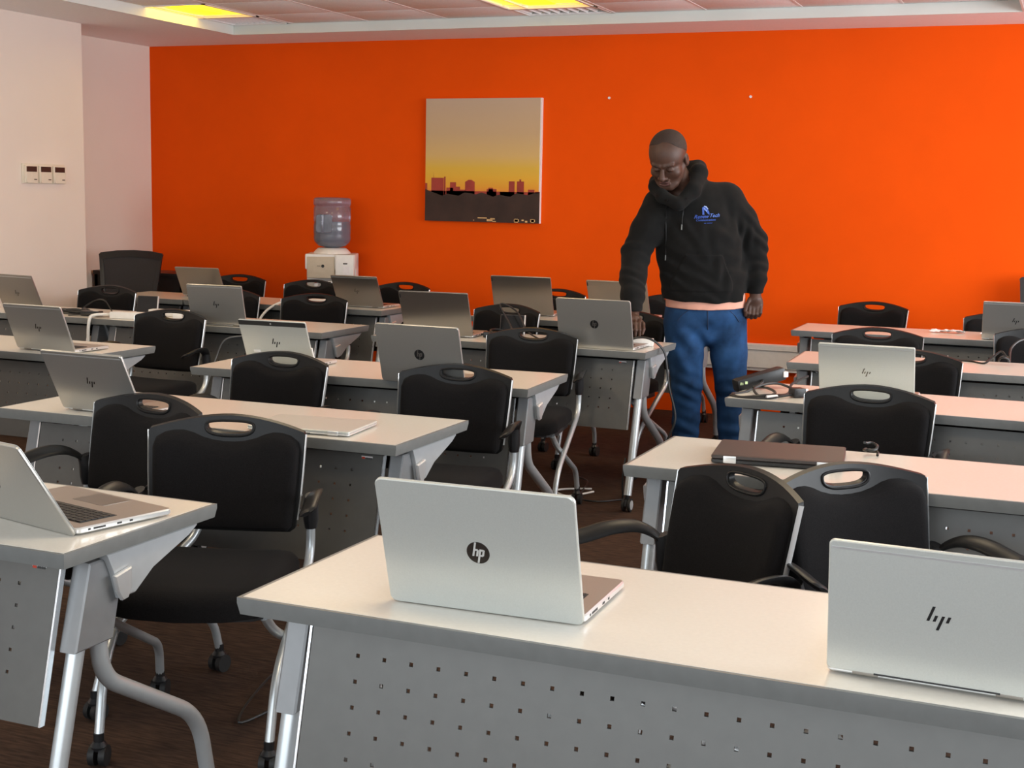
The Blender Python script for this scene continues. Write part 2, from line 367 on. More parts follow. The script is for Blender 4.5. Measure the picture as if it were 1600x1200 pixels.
# ------------------------------------------------------------------ flip-top training table
TW, TD, TZ = 1.42, .504, .74
def caster_mb(grey=False):
    s = MB(); s.lathe([(.008, .045), (.012, .05), (.012, .075)], 10)
    s.tube([(-.006, .0, .036), (.006, .0, .036)], .018, 12)
    return s
def make_table(W, label, group):
    t = thing('training_table', label, 'table', (0, 0, 0), 0, group)
    ed = .008
    MB().prism([(ed, ed), (W-ed, ed), (W-ed, TD-ed), (ed, TD-ed)], TZ-.028, TZ+.0006).build('tabletop', LAM, t, 30)
    e = MB(); prof = [(0, 0), (0, -.010), (.004, -.031), (.016, -.031), (ed, -.004), (ed, 0)]
    corners = [((0, 0), (1, 1)), ((W, 0), (-1, 1)), ((W, TD), (-1, -1)), ((0, TD), (1, -1))]
    vs = []; fs = []; n = len(prof)
    for (c, s) in corners:
        for (o, z) in prof: vs.append((c[0]+s[0]*o, c[1]+s[1]*o, TZ+z))
    for k in range(4):
        for i in range(n): j = (i+1) % n; fs.append((k*n+i, k*n+j, ((k+1) % 4)*n+j, ((k+1) % 4)*n+i))
    e.add(vs, fs); e.build('edge_band', EDGE, t, 25)
    # perforated modesty panel leaning towards the front at its foot
    px0, px1 = .105, W-.085; zt, zb = .69, .375
    def y_at(z): return .085-(.69-z)*.24
    cols = [px0, px0+.10]
    sp_ = (px1-px0-.19)/20; ncol = 21; xs = [px0]; x = px0+.095; holes_x = []
    for i in range(ncol): holes_x.append(len(xs)); xs += [x-.0035, x+.0035]; x += sp_
    xs.append(px1); zs = [zt]; holes_z = []
    for i in range(5): z = .642-.0435*i; holes_z.append(len(zs)); zs += [z+.0035, z-.0035]
    zs.append(zb); nx, nz = len(xs), len(zs); hx = set(holes_x); hz = set(holes_z)
    vs = []
    for off in (0, .004):
        for z in zs:
            for xx in xs: vs.append((xx, y_at(z)+off, z))
    fs = []; N = nx*nz
    def hole(i, j): return i in hx and j in hz
    for j in range(nz-1):
        for i in range(nx-1):
            a, b, c, d = j*nx+i, j*nx+i+1, (j+1)*nx+i+1, (j+1)*nx+i
            if hole(i, j):
                for (p, q) in ((a, b), (b, c), (c, d), (d, a)): fs.append((p, q, q+N, p+N))
            else: fs.append((a, b, c, d)); fs.append((a+N, d+N, c+N, b+N))
    for i in range(nx-1):
        a, b = i, i+1; fs.append((a, b, b+N, a+N)); a, b = (nz-1)*nx+i, (nz-1)*nx+i+1; fs.append((b, a, a+N, b+N))
    for j in range(nz-1):
        a, b = j*nx, (j+1)*nx; fs.append((b, a, a+N, b+N)); a, b = j*nx+nx-1, (j+1)*nx+nx-1; fs.append((a, b, b+N, a+N))
    MB().add(vs, fs).build('modesty_panel', PANEL, t, 30)
    for xx in (px0-.004, px1+.004):
        MB().add([(xx+a*.0022, y_at(z)+b, z) for z in (zt, zb) for (a, b) in ((-1, -.001), (1, -.001), (1, .013), (-1, .013))], [(0, 1, 2, 3), (7, 6, 5, 4), (0, 4, 5, 1), (1, 5, 6, 2), (2, 6, 7, 3), (3, 7, 4, 0)]).build('panel_trim', TRIM, t, 20)
    # cable tray hung under the top
    tr = MB(); sec = [(.12, .675), (.14, .64), (.20, .63), (.27, .64), (.30, .675)]
    vs = []; fs = []
    for xx in (px0+.03, px1-.03):
        for (y, z) in sec: vs.append((xx, y, z))
        for (y, z) in sec: vs.append((xx, y, z+.003))
    k = len(sec)*2
    for i in range(len(sec)-1): fs += [(i, i+1, i+1+k, i+k), (i+5, i+5+k, i+6+k, i+6)]
    tr.add(vs, fs); tr.build('cable_tray', BLACKP, t, 40)
    MB().tube([(px0-.02, .25, .69), (px1+.02, .25, .69)], .014, 10).build('cross_beam', GREYP, t)
    for s, xl in ((1, .055), (-1, W-.055)):
        lg = MB(); lg.prism([(.115, .69), (.225, .69), (.180, .515), (.065, .515)], -.022, .022, Matrix(((0, 0, 1, xl), (1, 0, 0, 0), (0, 1, 0, 0), (0, 0, 0, 1))), inset=.004)
        col = lg.build('leg_column', GREYP, t, 30)
        MB().tube([(xl, .095, .53), (xl, .02, .24), (xl, -.03, .075)], .0185, 14).build('front_leg', SILVER, t)
        MB().tube(fillet([(xl, .155, .54), (xl, .17, .43), (xl, .50, .235), (xl, .535, .075)], .09, 7), .0185, 14).build('rear_leg', SILVER, t)
        MB().prism([(.15, .702), (.46, .702), (.43, .685), (.30, .64), (.24, .60), (.19, .60), (.17, .66)], -.012, .012, Matrix(((0, 0, 1, xl-.022*s), (1, 0, 0, 0), (0, 1, 0, 0), (0, 0, 0, 1))), inset=.003).build('top_bracket', LGREY, t, 30)
        jc = MB().prism([(.162, .655), (.216, .664), (.214, .622), (.203, .600), (.186, .598), (.172, .618)], -.006, .006, Matrix(((0, 0, 1, xl-.040*s), (1, 0, 0, 0), (0, 1, 0, 0), (0, 0, 0, 1))), inset=.003).build('joint_cover', ALUL, col, 30)
        for yy in (-.033, .537):
            cs = MB().tube([(xl, yy, .06), (xl, yy, .085)], .012, 10).prism([(yy-.03, .03), (yy-.02, .06), (yy+.02, .062), (yy+.03, .03)], -.006, .006, Matrix(((0, 0, 1, xl), (1, 0, 0, 0), (0, 1, 0, 0), (0, 0, 0, 1)))).build('caster', BLACKP, t)
            for q in (-1, 1):
                MB().tube([(xl+q*.009, yy, .032), (xl+q*.020, yy, .032)], .031, 20).build('wheel', RUBBER, cs)
                MB().tube([(xl+q*.020, yy, .032), (xl+q*.0225, yy, .032)], .022, 20).build('wheel_disc', WHEELG, cs)
    return t
TG = 'grey flip-top training tables'
tdata = [  # x, y, rot, label
 (-1.316, 1.983, -.016, 'front training table nearest the camera carrying two large silver laptops'),
 (-3.188, 2.092, -.012, 'training table at the lower left edge of the frame under an open silver laptop'),
 (-3.155, 3.405, .005, 'second-row left training table with one tilted laptop and a closed silver laptop'),
 (-1.081, 3.450, .003, 'right-hand training table carrying the closed black laptop'),
 (-3.247, 4.575, .055, 'training table with a silver tablet and a round-logo laptop, centre left'),
 (-5.228, 4.600, .003, 'training table against the left edge of the frame, third row, one open laptop'),
 (-1.137, 4.816, -.041, 'right-hand training table with tangled black charger on its left corner'),
 (-3.223, 6.055, -.007, 'training table the standing man leans over, two laptops on it'),
 (-4.900, 6.010, .003, 'fourth-row training table with white power strips and one slash-logo laptop'),
 (-6.325, 6.010, .0, 'fourth-row training table by the white wall with coiled black cables'),
 (-1.157, 6.038, .028, 'fourth-row right-hand training table behind the laptop seen square-on'),
 (-5.262, 7.350, .0, 'back-row left training table below the water dispenser'),
 (-3.270, 7.345, -.01, 'back-row middle training table with two black-tabbed grey laptops'),
 (-1.433, 7.561, .007, 'back-row right-hand training table with crumpled white wrapping on it'),
]
table0 = make_table(TW, tdata[0][3], TG)
table0.location = (tdata[0][0], tdata[0][1], 0); table0.rotation_euler.z = tdata[0][2]
TB = [table0]
for (x, y, rz, lb) in tdata[1:]: TB.append(dup(table0, (x, y, 0), rz, lb, TG))
nt_ = make_table(.62, 'short training table in the far left corner in front of the mesh chair', TG); nt_.location = (-5.89, 7.35, 0); TB.append(nt_)
# asset tags on three panels
for ti in (1, 2, 7):
    st = MB().box((TW-.135, .0835, .676), (.036, .002, .017)).build('asset_sticker', PAPER, TB[ti], 0)
    MB().box((TW-.1465, .0822, .676), (.010, .0012, .012)).build('red_mark', RED, st, 0)
    b = MB()
    for i in range(7): b.box((TW-.138+i*.0030, .0822, .676), (.0013 if i % 2 else .002, .0012, .010))
    b.build('barcode', BLACKI, st, 0)

# ------------------------------------------------------------------ nesting chair with handle-hole back
def make_chair(label, group):
    t = thing('nesting_chair', label, 'chair', (0, 0, 0), 0, group)
    ca, sa = math.cos(R(12)), math.sin(R(12))
    def back(u, v, o):   # o towards the sitter (-y)
        y0 = -.034*(u/.215)**2; return (u, y0+v*sa-o*ca, .53+v*ca-o*sa)
    def top(u): return .268+.036*(1-(abs(u)/.215)**1.8)
    out = [(-.185, .0), (-.10, -.006), (0, -.008), (.10, -.006), (.185, 0), (.200, .012), (.206, .07), (.210, .15), (.2145, .25), (.217, .262), (.213, .271)]
    for i in range(1, 16): u = .213-.426*i/16; out.append((u, top(u)+.002))
    out += [(-.213, .271), (-.217, .262), (-.2145, .25), (-.210, .15), (-.206, .07), (-.200, .012)]
    def hole_pts(sx, sy, n=24):
        pts = []
        for k in range(n):
            a = 2*math.pi*k/n; c, s = math.cos(a), math.sin(a)
            x = sx*abs(c)**.75*(1 if c > 0 else -1); y = (sy*.75 if s > 0 else sy*1.25)*abs(s)**(.8 if s < 0 else .6)*(1 if s > 0 else -1)
            pts.append((x, .276+y))
        return pts
    hole = hole_pts(.063, .0165)
    MB_ = MB(); plate(MB_, out, [hole], back, .016, grid=.022); fr = MB_.build('back_frame', FRAMEP, t, 40)
    # raised lip round the handle
    rim = MB(); lip = hole_pts(.068, .021, 28); rim.tube([back(p[0], p[1], .009) for p in lip+[lip[0]]], .0035, 8, caps=False); rim.build('handle_rim', FRAMEP, t)
    cu = [(-.178, .004), (-.09, 0), (0, 0), (.09, 0), (.178, .004), (.190, .016), (.196, .08), (.201, .17), (.203, .225), (.196, .247), (.175, .260), (.150, .2655), (.125, .2655), (.100, .2585), (.075, .247), (.045, .2385), (.015, .235)]
    cu = cu+[(-x, y) for (x, y) in cu[::-1][:-5]]
    MB_ = MB(); plate(MB_, cu, [], lambda u, v, o: back(u, v, o+.009), .006, puff=.030, pr=.030, grid=.03); MB_.build('back_cushion', FABRIC, t, 60)
    for s in (-1, 1):
        MB().tube([back(s*.2035, .03, -.003), back(s*.209, .08, -.002), back(s*.214, .16, -.001), back(s*.2185, .264, 0)], .0062, 8, flat=(.42, 1.3, (0, 1, 0))).build('side_rail', ALUL, t)
    # seat
    so = [(-.20, -.43), (-.12, -.452), (0, -.458), (.12, -.452), (.20, -.43), (.228, -.395), (.232, -.25), (.225, -.09), (.205, -.045), (.17, -.03), (0, -.025), (-.17, -.03), (-.205, -.045), (-.225, -.09), (-.232, -.25), (-.228, -.395)]
    def seat(u, v, o):
        fall = max(0, (-v-.30)/.158)**2*.022; return (u, v, .438+o-fall+.006*(u/.22)**2)
    MB_ = MB(); plate(MB_, so, [], seat, .034, puff=.028, pr=.045, grid=.04); MB_.build('seat_cushion', FABRIC, t, 60)
    MB().prism([(x*.93, -.24+(y+.24)*.93) for (x, y) in so], .398, .420).build('seat_shell', BLACKP, t, 30)
    for s in (-1, 1):
        X = s*.236
        MB().tube(fillet([(X, -.004, .58), (X, -.006, .455), (X, -.11, .40), (X*.94, -.34, .235), (X*.92, -.395, .07)], .07, 6), .0125, 12).build('leg', SILVER, t)
        MB().tube(fillet([(s*.205, -.39, .405), (s*.205, -.30, .34), (s*.215, .065, .165), (s*.22, .085, .07)], .06, 6), .0125, 12).build('leg', SILVER, t)
        MB().tube([(X, -.002, .535), (X, -.002, .56), (X, -.004, .60), (s*.240, -.012, .625)], [.0165, .021, .021, .018], 12, flat=(1, 1.25, (0, 1, 0))).build('arm_sleeve', BLACKP, t)
        arm = smooth_path([(s*.238, -.006, .60), (s*.250, -.03, .628), (s*.264, -.075, .648), (s*.272, -.14, .650), (s*.277, -.21, .638), (s*.279, -.25, .632)], 5)
        rr = [.016+.009*math.sin(min(1, i/(len(arm)-1)*1.6)*math.pi/2) for i in range(len(arm))]; rr[-1] = .012; rr[-2] = .020
        MB().tube(arm, rr, 12, flat=(1, .34, (0, -.3, 1))).build('armrest', FRAMEP, t)
        for (cx, cy) in ((X*.92, -.395), (s*.22, .085)):
            cs = MB().tube([(cx, cy, .05), (cx, cy, .085)], .0135, 10).lathe([(.004, .04), (.020, .042), (.022, .052), (.014, .064)], 12, Matrix.Translation((cx, cy, 0))).build('caster', BLACKP, t)
            MB().tube([(cx-.022, cy, .027), (cx-.006, cy, .027)], .027, 16).tube([(cx+.006, cy, .027), (cx+.022, cy, .027)], .027, 16).build('wheel', RUBBER, cs)
    MB().tube([(-.20, -.22, .385), (.20, -.22, .385)], .011, 10).build('crossbar', SILVER, t)
    return t
CG = 'black handle-back nesting chairs'
cdata = [
 (-2.110, 3.130, 18, 'large black chair in the left foreground between the two front tables, seat fully shown'),
 (-2.550, 3.350, -9, 'black chair half hidden behind the large left foreground chair'),
 (-2.055, 4.490, 4, 'black chair behind the closed silver laptop, centre of the frame'),
 (-2.800, 4.500, -3, 'black chair in front of the silver tablet'),
 (-2.330, 5.950, 7, 'black chair left of the round-logo laptop the man is reaching for'),
 (-4.270, 5.830, -1, 'black chair right of the white power strips, left side, black plug showing through its handle'),
 (-4.250, 7.240, 5, 'black chair directly behind and right of the silver tablet'),
 (-5.640, 7.060, 1, 'black chair behind coiled black cables near the white wall'),
 (-2.980, 7.200, -10, 'black chair with a charger cable looped over its handle, left of the round-logo laptop'),
 (-4.87, 7.26, 3, 'black chair hidden behind the dark slanted-logo laptop with only its right top corner showing'),
 (-4.945, 8.380, -2, 'black chair in front of the water dispenser'),
 (-5.660, 8.560, 8, 'black chair against the orange wall, left of the water dispenser'),
 (-4.320, 8.560, -7, 'black chair against the orange wall, right of the water dispenser'),
 (-3.205, 8.600, -6, 'black chair against the orange wall, mostly hidden by the two black-tabbed laptops'),
 (-2.408, 8.620, 1, 'black chair against the orange wall just behind the man'),
 (-2.235, 7.150, -6, 'black chair beside the right hand of the man'),
 (-.703, 3.070, -38, 'black chair turned to the left, at the front table beside the front left laptop'),
 (-.441, 3.240, 47, 'black chair turned to the right with pale shiny top rim, behind the slash-logo laptop'),
 (-.621, 4.690, -4, 'black chair in front of the laptop seen square-on, right side'),
 (-.634, 5.960, -1, 'black chair behind and right of the laptop seen square-on'),
 (-.889, 6.930, 5, 'black chair with a closed-off dark handle between the two far right tables'),
 (-1.163, 8.760, -9, 'black chair alone against the orange wall behind the back-row right table'),
 (-.375, 8.35, -2, 'black chair against the orange wall beside the mesh chair on the right'),
 (-.152, 7.380, 9, 'black chair at the right edge of the frame with a looped cable in front'),
 (.22, 4.70, 3, 'black chair cut off by the right edge, only its armrest showing'),
 (-4.21, 4.22, 0, 'black chair at the left edge of the frame, only its armrest tip showing'),
]
chair0 = make_chair(cdata[0][3], CG); chair0.location = (cdata[0][0], cdata[0][1], 0); chair0.rotation_euler.z = R(cdata[0][2])
for (x, y, a, lb) in cdata[1:]: dup(chair0, (x, y, 0), R(a), lb, CG)

# ------------------------------------------------------------------ mesh-back swivel chairs
def mesh_chair(x, y, rz, label, z_top=1.0, w=.46):
    t = thing('mesh_chair', label, 'chair', (x, y, 0), rz)
    H = .46; z0 = z_top-H
    def f(u, v, o): return (u, -.05*(u/.23)**2+.12*(v/H)**2-o, z0+v)
    out = [(-.15, 0), (.15, 0), (.185, .03), (w/2-.005, H-.05), (w/2, H-.03), (w/2-.01, H-.018), (.12, H-.004), (0, H), (-.12, H-.004), (-w/2+.01, H-.018), (-w/2, H-.03), (-w/2+.005, H-.05), (-.185, .03)]
    inn = [(x_*.86, .045+(y_*.80)) for (x_, y_) in out]
    b = MB(); plate(b, out, [inn], f, .02, grid=.04); b.build('back_frame', BLACKP, t, 40)
    b = MB(); plate(b, inn, [], f, .006, grid=.04); b.build('mesh_back', MESHF, t, 40)
    MB().tube([f(-.15, .15, -.02), f(0, .14, -.04), f(.15, .15, -.02)], .014, 8).build('lumbar_bar', FRAMEP, t)
    MB().tube(fillet([(0, .03, z0+.1), (0, .10, z0-.02), (0, .02, .44), (0, -.2, .43)], .06), .02, 10).build('back_spine', BLACKP, t)
    so = rrect(.48, .46, .08, 5, 0, -.24); b = MB(); plate(b, so, [], lambda u, v, o: (u, v, .46+o), .04, puff=.03, pr=.05, grid=.05); b.build('seat_cushion', FABRIC, t, 60)
    MB().tube([(0, -.22, .1), (0, -.22, .44)], .025, 12).build('gas_column', BLACKP, t)
    for k in range(5):
        a = R(90+72*k); p = (math.cos(a)*.28, -.22+math.sin(a)*.28)
        MB().tube([(0, -.22, .12), (p[0], p[1], .075)], [.024, .014], 10).build('base_spoke', BLACKP, t)
        MB().tube([(p[0]-.02, p[1], .028), (p[0]+.02, p[1], .028)], .028, 14).build('caster', RUBBER, t)
    for s in (-1, 1):
        MB().tube(fillet([(s*.2, -.2, .42), (s*.28, -.2, .45), (s*.28, -.2, .66)], .05), .014, 10).build('arm_post', BLACKP, t)
        MB().box((s*.28, -.22, .675), (.07, .24, .03), bev=.01).build('arm_pad', BLACKP, t)
    return t
mesh_chair(-6.22, 8.05, R(20), 'tall mesh-back office chair in the left corner by the white wall', 1.0)
mesh_chair(-.10, 8.84, R(-6), 'mesh-back office chair cut off by the right edge against the orange wall', 1.03)

# ------------------------------------------------------------------ laptops
def slash_logo(mb, M, s=1.0, z=.0004):
    # four slanted strokes
    def bar(x, y0, y1, w=.0042):
        k = .36; mb.prism([(x+y0*k-w/2, y0), (x+y0*k+w/2, y0), (x+y1*k+w/2, y1), (x+y1*k-w/2, y1)], 0, z, M @ Matrix.Scale(s, 4))
    bar(-.0135, -.004, .019); bar(-.0048, -.004, .0055); bar(.0048, -.017, .0055); bar(.0135, -.004, .0055)
def round_logo(lid, M, d, disc, ink, z=.0005):
    n = 32; o = MB().prism([(d/2*math.cos(2*math.pi*k/n), d/2*math.sin(2*math.pi*k/n)) for k in range(n)], 0, z, M).build('round_logo', disc, lid)
    s = d/.03; b = MB(); k = .22
    def q(x0, x1, y0, y1): b.prism([((x0+y0*k)*s, y0*s), ((x1+y0*k)*s, y0*s), ((x1+y1*k)*s, y1*s), ((x0+y1*k)*s, y1*s)], z, z*1.8, M)
    q(-.0068, -.0043, -.0050, .0142); q(-.0043, -.0010, .0026, .0050); q(-.0019, .0006, -.0050, .0038)   # h
    q(.0012, .0037, -.0142, .0050); q(.0037, .0068, .0026, .0050); q(.0058, .0083, -.0040, .0042); q(.0037, .0072, -.0050, -.0026)  # p
    b.build('logo_letters', ink, lid)
def laptop(x, y, yaw, w, tilt, style, label, zt=TZ, group='open laptops on the training tables', deck=None, hl=None, lid_mat=None, detail=True, d=None):
    t = thing('laptop', label, 'laptop', (x, y, zt+.0006), R(yaw), group)
    h = hl or w*.665; dd = d or w*.68; lm = lid_mat or ALU; r = .012 if style in ('round_c', 'round_d') else .007
    base = MB().prism([(px, py) for px, py in rrect(w, dd, r, 4, 0, dd/2)], .004, .0165, inset=.0025).build('base', ALUL, t, 30)
    MB().prism(rrect(w-.006, dd-.006, r*.8, 4, 0, dd/2), .0165, .0170).build('deck_plate', deck or DECK, t, 30)
    kb = MB()
    kw, kh = w*.80, dd*.36; ky0 = .035
    MB().prism(rrect(kw+.006, kh+.006, .003, 2, 0, ky0+kh/2), .0170, .0173).build('keyboard_well', KEY, t, 30)
    if detail:
        rows, cols = 6, 14; cwk, chk = kw/cols, kh/rows
        for i in range(rows):
            for j in range(cols):
                if i == rows-1 and 4 <= j <= 8:
                    if j == 4: kb.box((-kw/2+6.5*cwk, ky0+(i+.5)*chk, .0182), (cwk*4.85, chk*.82, .0016))
                    continue
                kb.box((-kw/2+(j+.5)*cwk, ky0+(i+.5)*chk, .0182), (cwk*.86, chk*.82, .0016))
        k = kb.build('key_block', KEY, t, 0); k['kind'] = 'stuff'
        MB().prism(rrect(w*.30, dd*.30, .004, 3, -.0, dd*.80), .0170, .0174).build('touchpad', ALUG, t, 30)
        sd = MB()
        for yy, l in ((.03, .006), (.055, .030), (.105, .012), (.135, .008)): sd.box((w/2-.0004, yy, .0105), (.0016, l, .004))
        sd.build('side_port', BLACKI, base, 0)
        MB().tube([(-w/2+.03, .03, .0), (-w/2+.03, .03, .004)], .006, 10).tube([(w/2-.03, .03, .0), (w/2-.03, .03, .004)], .006, 10).tube([(-w/2+.03, dd-.03, .0), (-w/2+.03, dd-.03, .004)], .006, 10).tube([(w/2-.03, dd-.03, .0), (w/2-.03, dd-.03, .004)], .006, 10).build('rubber_feet', RUBBER, base)
    M = Matrix.Translation((0, -.001 if style[:5] == 'round' else .002, .002 if style[:5] == 'round' else .009)) @ Matrix.Rotation(R(tilt), 4, 'X') @ Matrix(((1, 0, 0, 0), (0, 0, -1, 0), (0, 1, 0, 0), (0, 0, 0, 1)))
    # in lid space: x right, y up along the lid, z towards the viewer side (world -y)
    lid = MB().prism(rrect(w, h, r, 5, 0, h/2), -.0035, .0035, M, inset=.0015).build('lid', lm, t, 30)
    MB().prism(rrect(w-.0004, h-.0004, r, 5, 0, h/2), -.0042, -.0036, M).build('lid_rim', ALUL, lid, 30)
    MB().prism(rrect(w-.012, h-.014, .004, 3, 0, h/2), -.0046, -.0043, M).build('screen', SCREEN, t, 30)
    for q in (-1, 1): MB().box((q*w*.32, .003, .0095), (w*.12, .008, .010), bev=.0015).build('hinge', ALUG, t)
    if style == 'slash': MB().box((0, -.0008, .0095), (w*.56, .0025, .0028)).build('rear_vent', BLACKI, t, 0)
    if style == 'round_c': MB().box((-w/2-.006, .06, .011), (.014, .018, .009), bev=.002).build('black_dongle', BLACKP, t)
    Mc = M @ Matrix.Translation((0, h*.5, .0036))
    if style in ('slash', 'slash_dim', 'slash_lo'):
        b = MB(); slash_logo(b, Mc, 1.0 if style != 'slash_lo' else .9); b.build('slash_logo', LOGOD if style == 'slash' else LOGOC, lid)
        MB().prism(rrect(w-.008, .0035, .001, 2, 0, h-.011), .0036, .0039, M).build('antenna_line', ALUL, lid, 30)
    elif style == 'round_c': round_logo(lid, Mc @ Matrix.Translation((.0, -.002, 0)), .041, LOGOC, LOGOS)
    elif style == 'round_d': round_logo(lid, Mc, .041, LOGOD, ALUG)
    elif style == 'tab':
        MB().box((0, 0, 0), (.006, .022, .0008), M @ Matrix.Translation((-w/2+.006, h-.024, .004))).build('black_name_tab', BLACKI, lid, 0)
    elif style == 'tablet':
        MB().prism(rrect(w-.002, .020, .003, 3, 0, h-.012), .0036, .0042, M).build('camera_band', BLACKI, lid, 30)
        MB().tube([(0, 0, 0), (0, 0, .0012)], .0035, 12, M @ Matrix.Translation((-.005, h-.012, .0042))).build('camera_lens', ALUL, lid)
        b = MB(); slash_logo(b, Mc, 1.1); b.build('slash_logo', LOGOD, lid)
        MB().box((-w*.31, h*.30, .0055), (.030, .010, .004), M, bev=.001).build('white_usb_plug', WHITEP, lid)
        MB().tube([M @ Vector((w/2+.003, h*.42, 0)), M @ Vector((w/2+.004, h*.15, .0))], .004, 8).build('stylus', WHITEP, lid)
    return t
L_ = laptop
L_(-.889, 2.088, 1.4, .352, 17, 'round_c', 'large silver laptop with chrome round logo in the centre foreground', hl=.240)
L_(-.150, 2.030, -2.5, .318, 7.5, 'slash', 'silver laptop with slanted-stroke logo at the lower right corner', hl=.205)
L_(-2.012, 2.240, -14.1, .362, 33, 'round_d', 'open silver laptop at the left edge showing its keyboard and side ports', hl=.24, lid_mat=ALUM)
L_(-2.791, 3.470, -2.7, .318, 27, 'slash_dim', 'tilted silver laptop left of the half hidden black chair', hl=.215, lid_mat=ALUM)
L_(-4.064, 4.690, -2.2, .318, 23, 'slash_dim', 'silver laptop at the left edge, lower of the two overlapping there', lid_mat=ALUM)
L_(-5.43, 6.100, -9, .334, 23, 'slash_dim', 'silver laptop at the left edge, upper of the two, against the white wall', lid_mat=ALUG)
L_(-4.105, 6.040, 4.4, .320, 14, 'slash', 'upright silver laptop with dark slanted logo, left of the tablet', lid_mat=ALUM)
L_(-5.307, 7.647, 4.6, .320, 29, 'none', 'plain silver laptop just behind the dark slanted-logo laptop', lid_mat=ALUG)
L_(-2.94, 4.76, 3, .300, 24, 'tablet', 'silver tablet computer with black camera band, standing open behind a chair', hl=.200, deck=ALU)
L_(-2.226, 4.600, -1.0, .345, 17, 'round_d', 'silver laptop with black round logo on the table behind the closed laptop', hl=.232, lid_mat=ALUM)
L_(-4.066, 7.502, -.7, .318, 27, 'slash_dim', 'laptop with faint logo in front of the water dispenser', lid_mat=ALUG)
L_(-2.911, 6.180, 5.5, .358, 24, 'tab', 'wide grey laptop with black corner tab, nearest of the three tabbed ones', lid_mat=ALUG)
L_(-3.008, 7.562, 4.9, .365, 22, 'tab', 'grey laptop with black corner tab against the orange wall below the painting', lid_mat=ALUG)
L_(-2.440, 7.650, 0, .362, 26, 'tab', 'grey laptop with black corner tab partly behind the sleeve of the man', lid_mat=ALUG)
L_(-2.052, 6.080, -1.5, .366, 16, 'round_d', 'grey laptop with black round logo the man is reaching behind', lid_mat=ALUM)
L_(-.665, 4.98, 1, .330, 24, 'slash_lo', 'pale silver laptop seen square-on behind a right-hand chair', lid_mat=ALU)
L_(-.282, 7.620, 2.3, .325, 24, 'slash', 'silver laptop with slanted logo near the right edge, back row', lid_mat=ALUM)
def dark_tablet(x, y, rz, label):
    t = thing('dark_tablet', label, 'tablet', (x, y, TZ+.0008), R(rz)); M = Matrix.Rotation(R(-12), 4, 'X') @ Matrix(((1, 0, 0, 0), (0, 0, -1, 0), (0, 1, 0, 0), (0, 0, 0, 1)))
    MB().prism(rrect(.125, .10, .005, 3, 0, .052), -.004, .004, M, inset=.001).build('body', DARKL, t); MB().prism(rrect(.118, .092, .003, 3, 0, .052), .004, .0045, M).build('screen', SCREEN, t)
    MB().box((.0655, .052, 0), (.006, .100, .009), M, bev=.001).build('white_edge', ALUL, t)
    MB().prism([(-.03, 0), (.03, 0), (.02, .06), (-.02, .06)], 0, .003, Matrix.Translation((0, .040, 0)) @ Matrix.Rotation(R(22), 4, 'X') @ Matrix(((1, 0, 0, 0), (0, 0, -1, 0), (0, 1, 0, 0), (0, 0, 0, 1)))).build('stand', DARKL, t)
dark_tablet(-4.83, 6.40, 8, 'small dark tablet with a white right edge propped behind the white power strips')
dark_tablet(-2.64, 6.47, 8, 'small dark tablet with a white right edge amid looped cable left of the round-logo laptop')

def closed_laptop(x, y, yaw, w, d, body, edge, label, hinge, th=.019):
    t = thing('closed_laptop', label, 'laptop', (x, y, TZ+.0006), R(yaw))
    MB().prism(rrect(w, d, .008, 4, 0, d/2), .003, th*.56, inset=.002).build('base', edge, t, 30)
    MB().prism(rrect(w, d, .008, 4, 0, d/2), th*.60, th, inset=.0018).build('lid', body, t, 30)
    for s in (-1, 1): MB().box((s*(w/2-.05), .003, th*.55), (.034, .010, th*.8), bev=.002).build('hinge', hinge, t)
    v = MB()
    for i in range(14): v.box((-.04+i*.006, .0005, th*.3), (.003, .002, .004))
    v.build('vent', BLACKI, t, 0)
    MB().prism(rrect(w-.02, .001, .0004, 1, 0, .012), th, th+.0003).build('rear_seam', edge, t, 0)
    for s in (-1, 1): MB().box((s*(w/2-.04), .03, .0015), (.03, .01, .003)).box((s*(w/2-.04), d-.03, .0015), (.03, .01, .003)).build('rubber_foot', RUBBER, t, 0)
closed_laptop(-.705, 3.600, 7, .345, .255, DARKL, BLACKP, 'closed black laptop with silver hinges lying on the right-hand table', ALUL, .024)
closed_laptop(-2.075, 3.445, 6, .325, .225, ALU, ALUL, 'closed silver laptop lying on the second-row left table', ALUL, .016)

# ------------------------------------------------------------------ cables, chargers, power strips
def cable(pts, r, m, label, cat='cable', group=None, n=6):
    return tag(MB().tube(smooth_path(pts, 7), r, n).build('cable', m), label, cat, group)
T = TZ+.004
def ring(cx, cy, rx, ry, turns, z, dz=.003, ph=0):
    n = int(turns*10); return [(cx+rx*(1+.12*math.sin(i*1.7))*math.cos(ph+i*.628), cy+ry*math.sin(ph+i*.628), z+dz*i/10*2+.004*abs(math.sin(i*1.1))) for i in range(n+1)]
cable([(-5.28, 6.10, T)]+ring(-5.17, 6.20, .10, .05, 2.2, T+.004)+[(-4.98, 6.14, T)], .0055, CABLE, 'thick coiled black cable on the fourth-row table by the white wall')
cable([(-5.22, 6.3, T), (-5.13, 6.32, T+.06), (-5.04, 6.30, T+.07), (-4.97, 6.27, T+.02), (-4.9, 6.22, T), (-4.8, 6.3, T)], .004, CABLE, 'black cable arching up beside the coil, near the white wall')
cable([(-5.1, 6.07, T), (-4.95, 6.10, T+.01), (-4.85, 6.2, T), (-4.75, 6.15, T+.012), (-4.66, 6.33, T), (-4.6, 6.4, T)], .004, CABLE, 'black cable trailing along the table towards the white power strips')
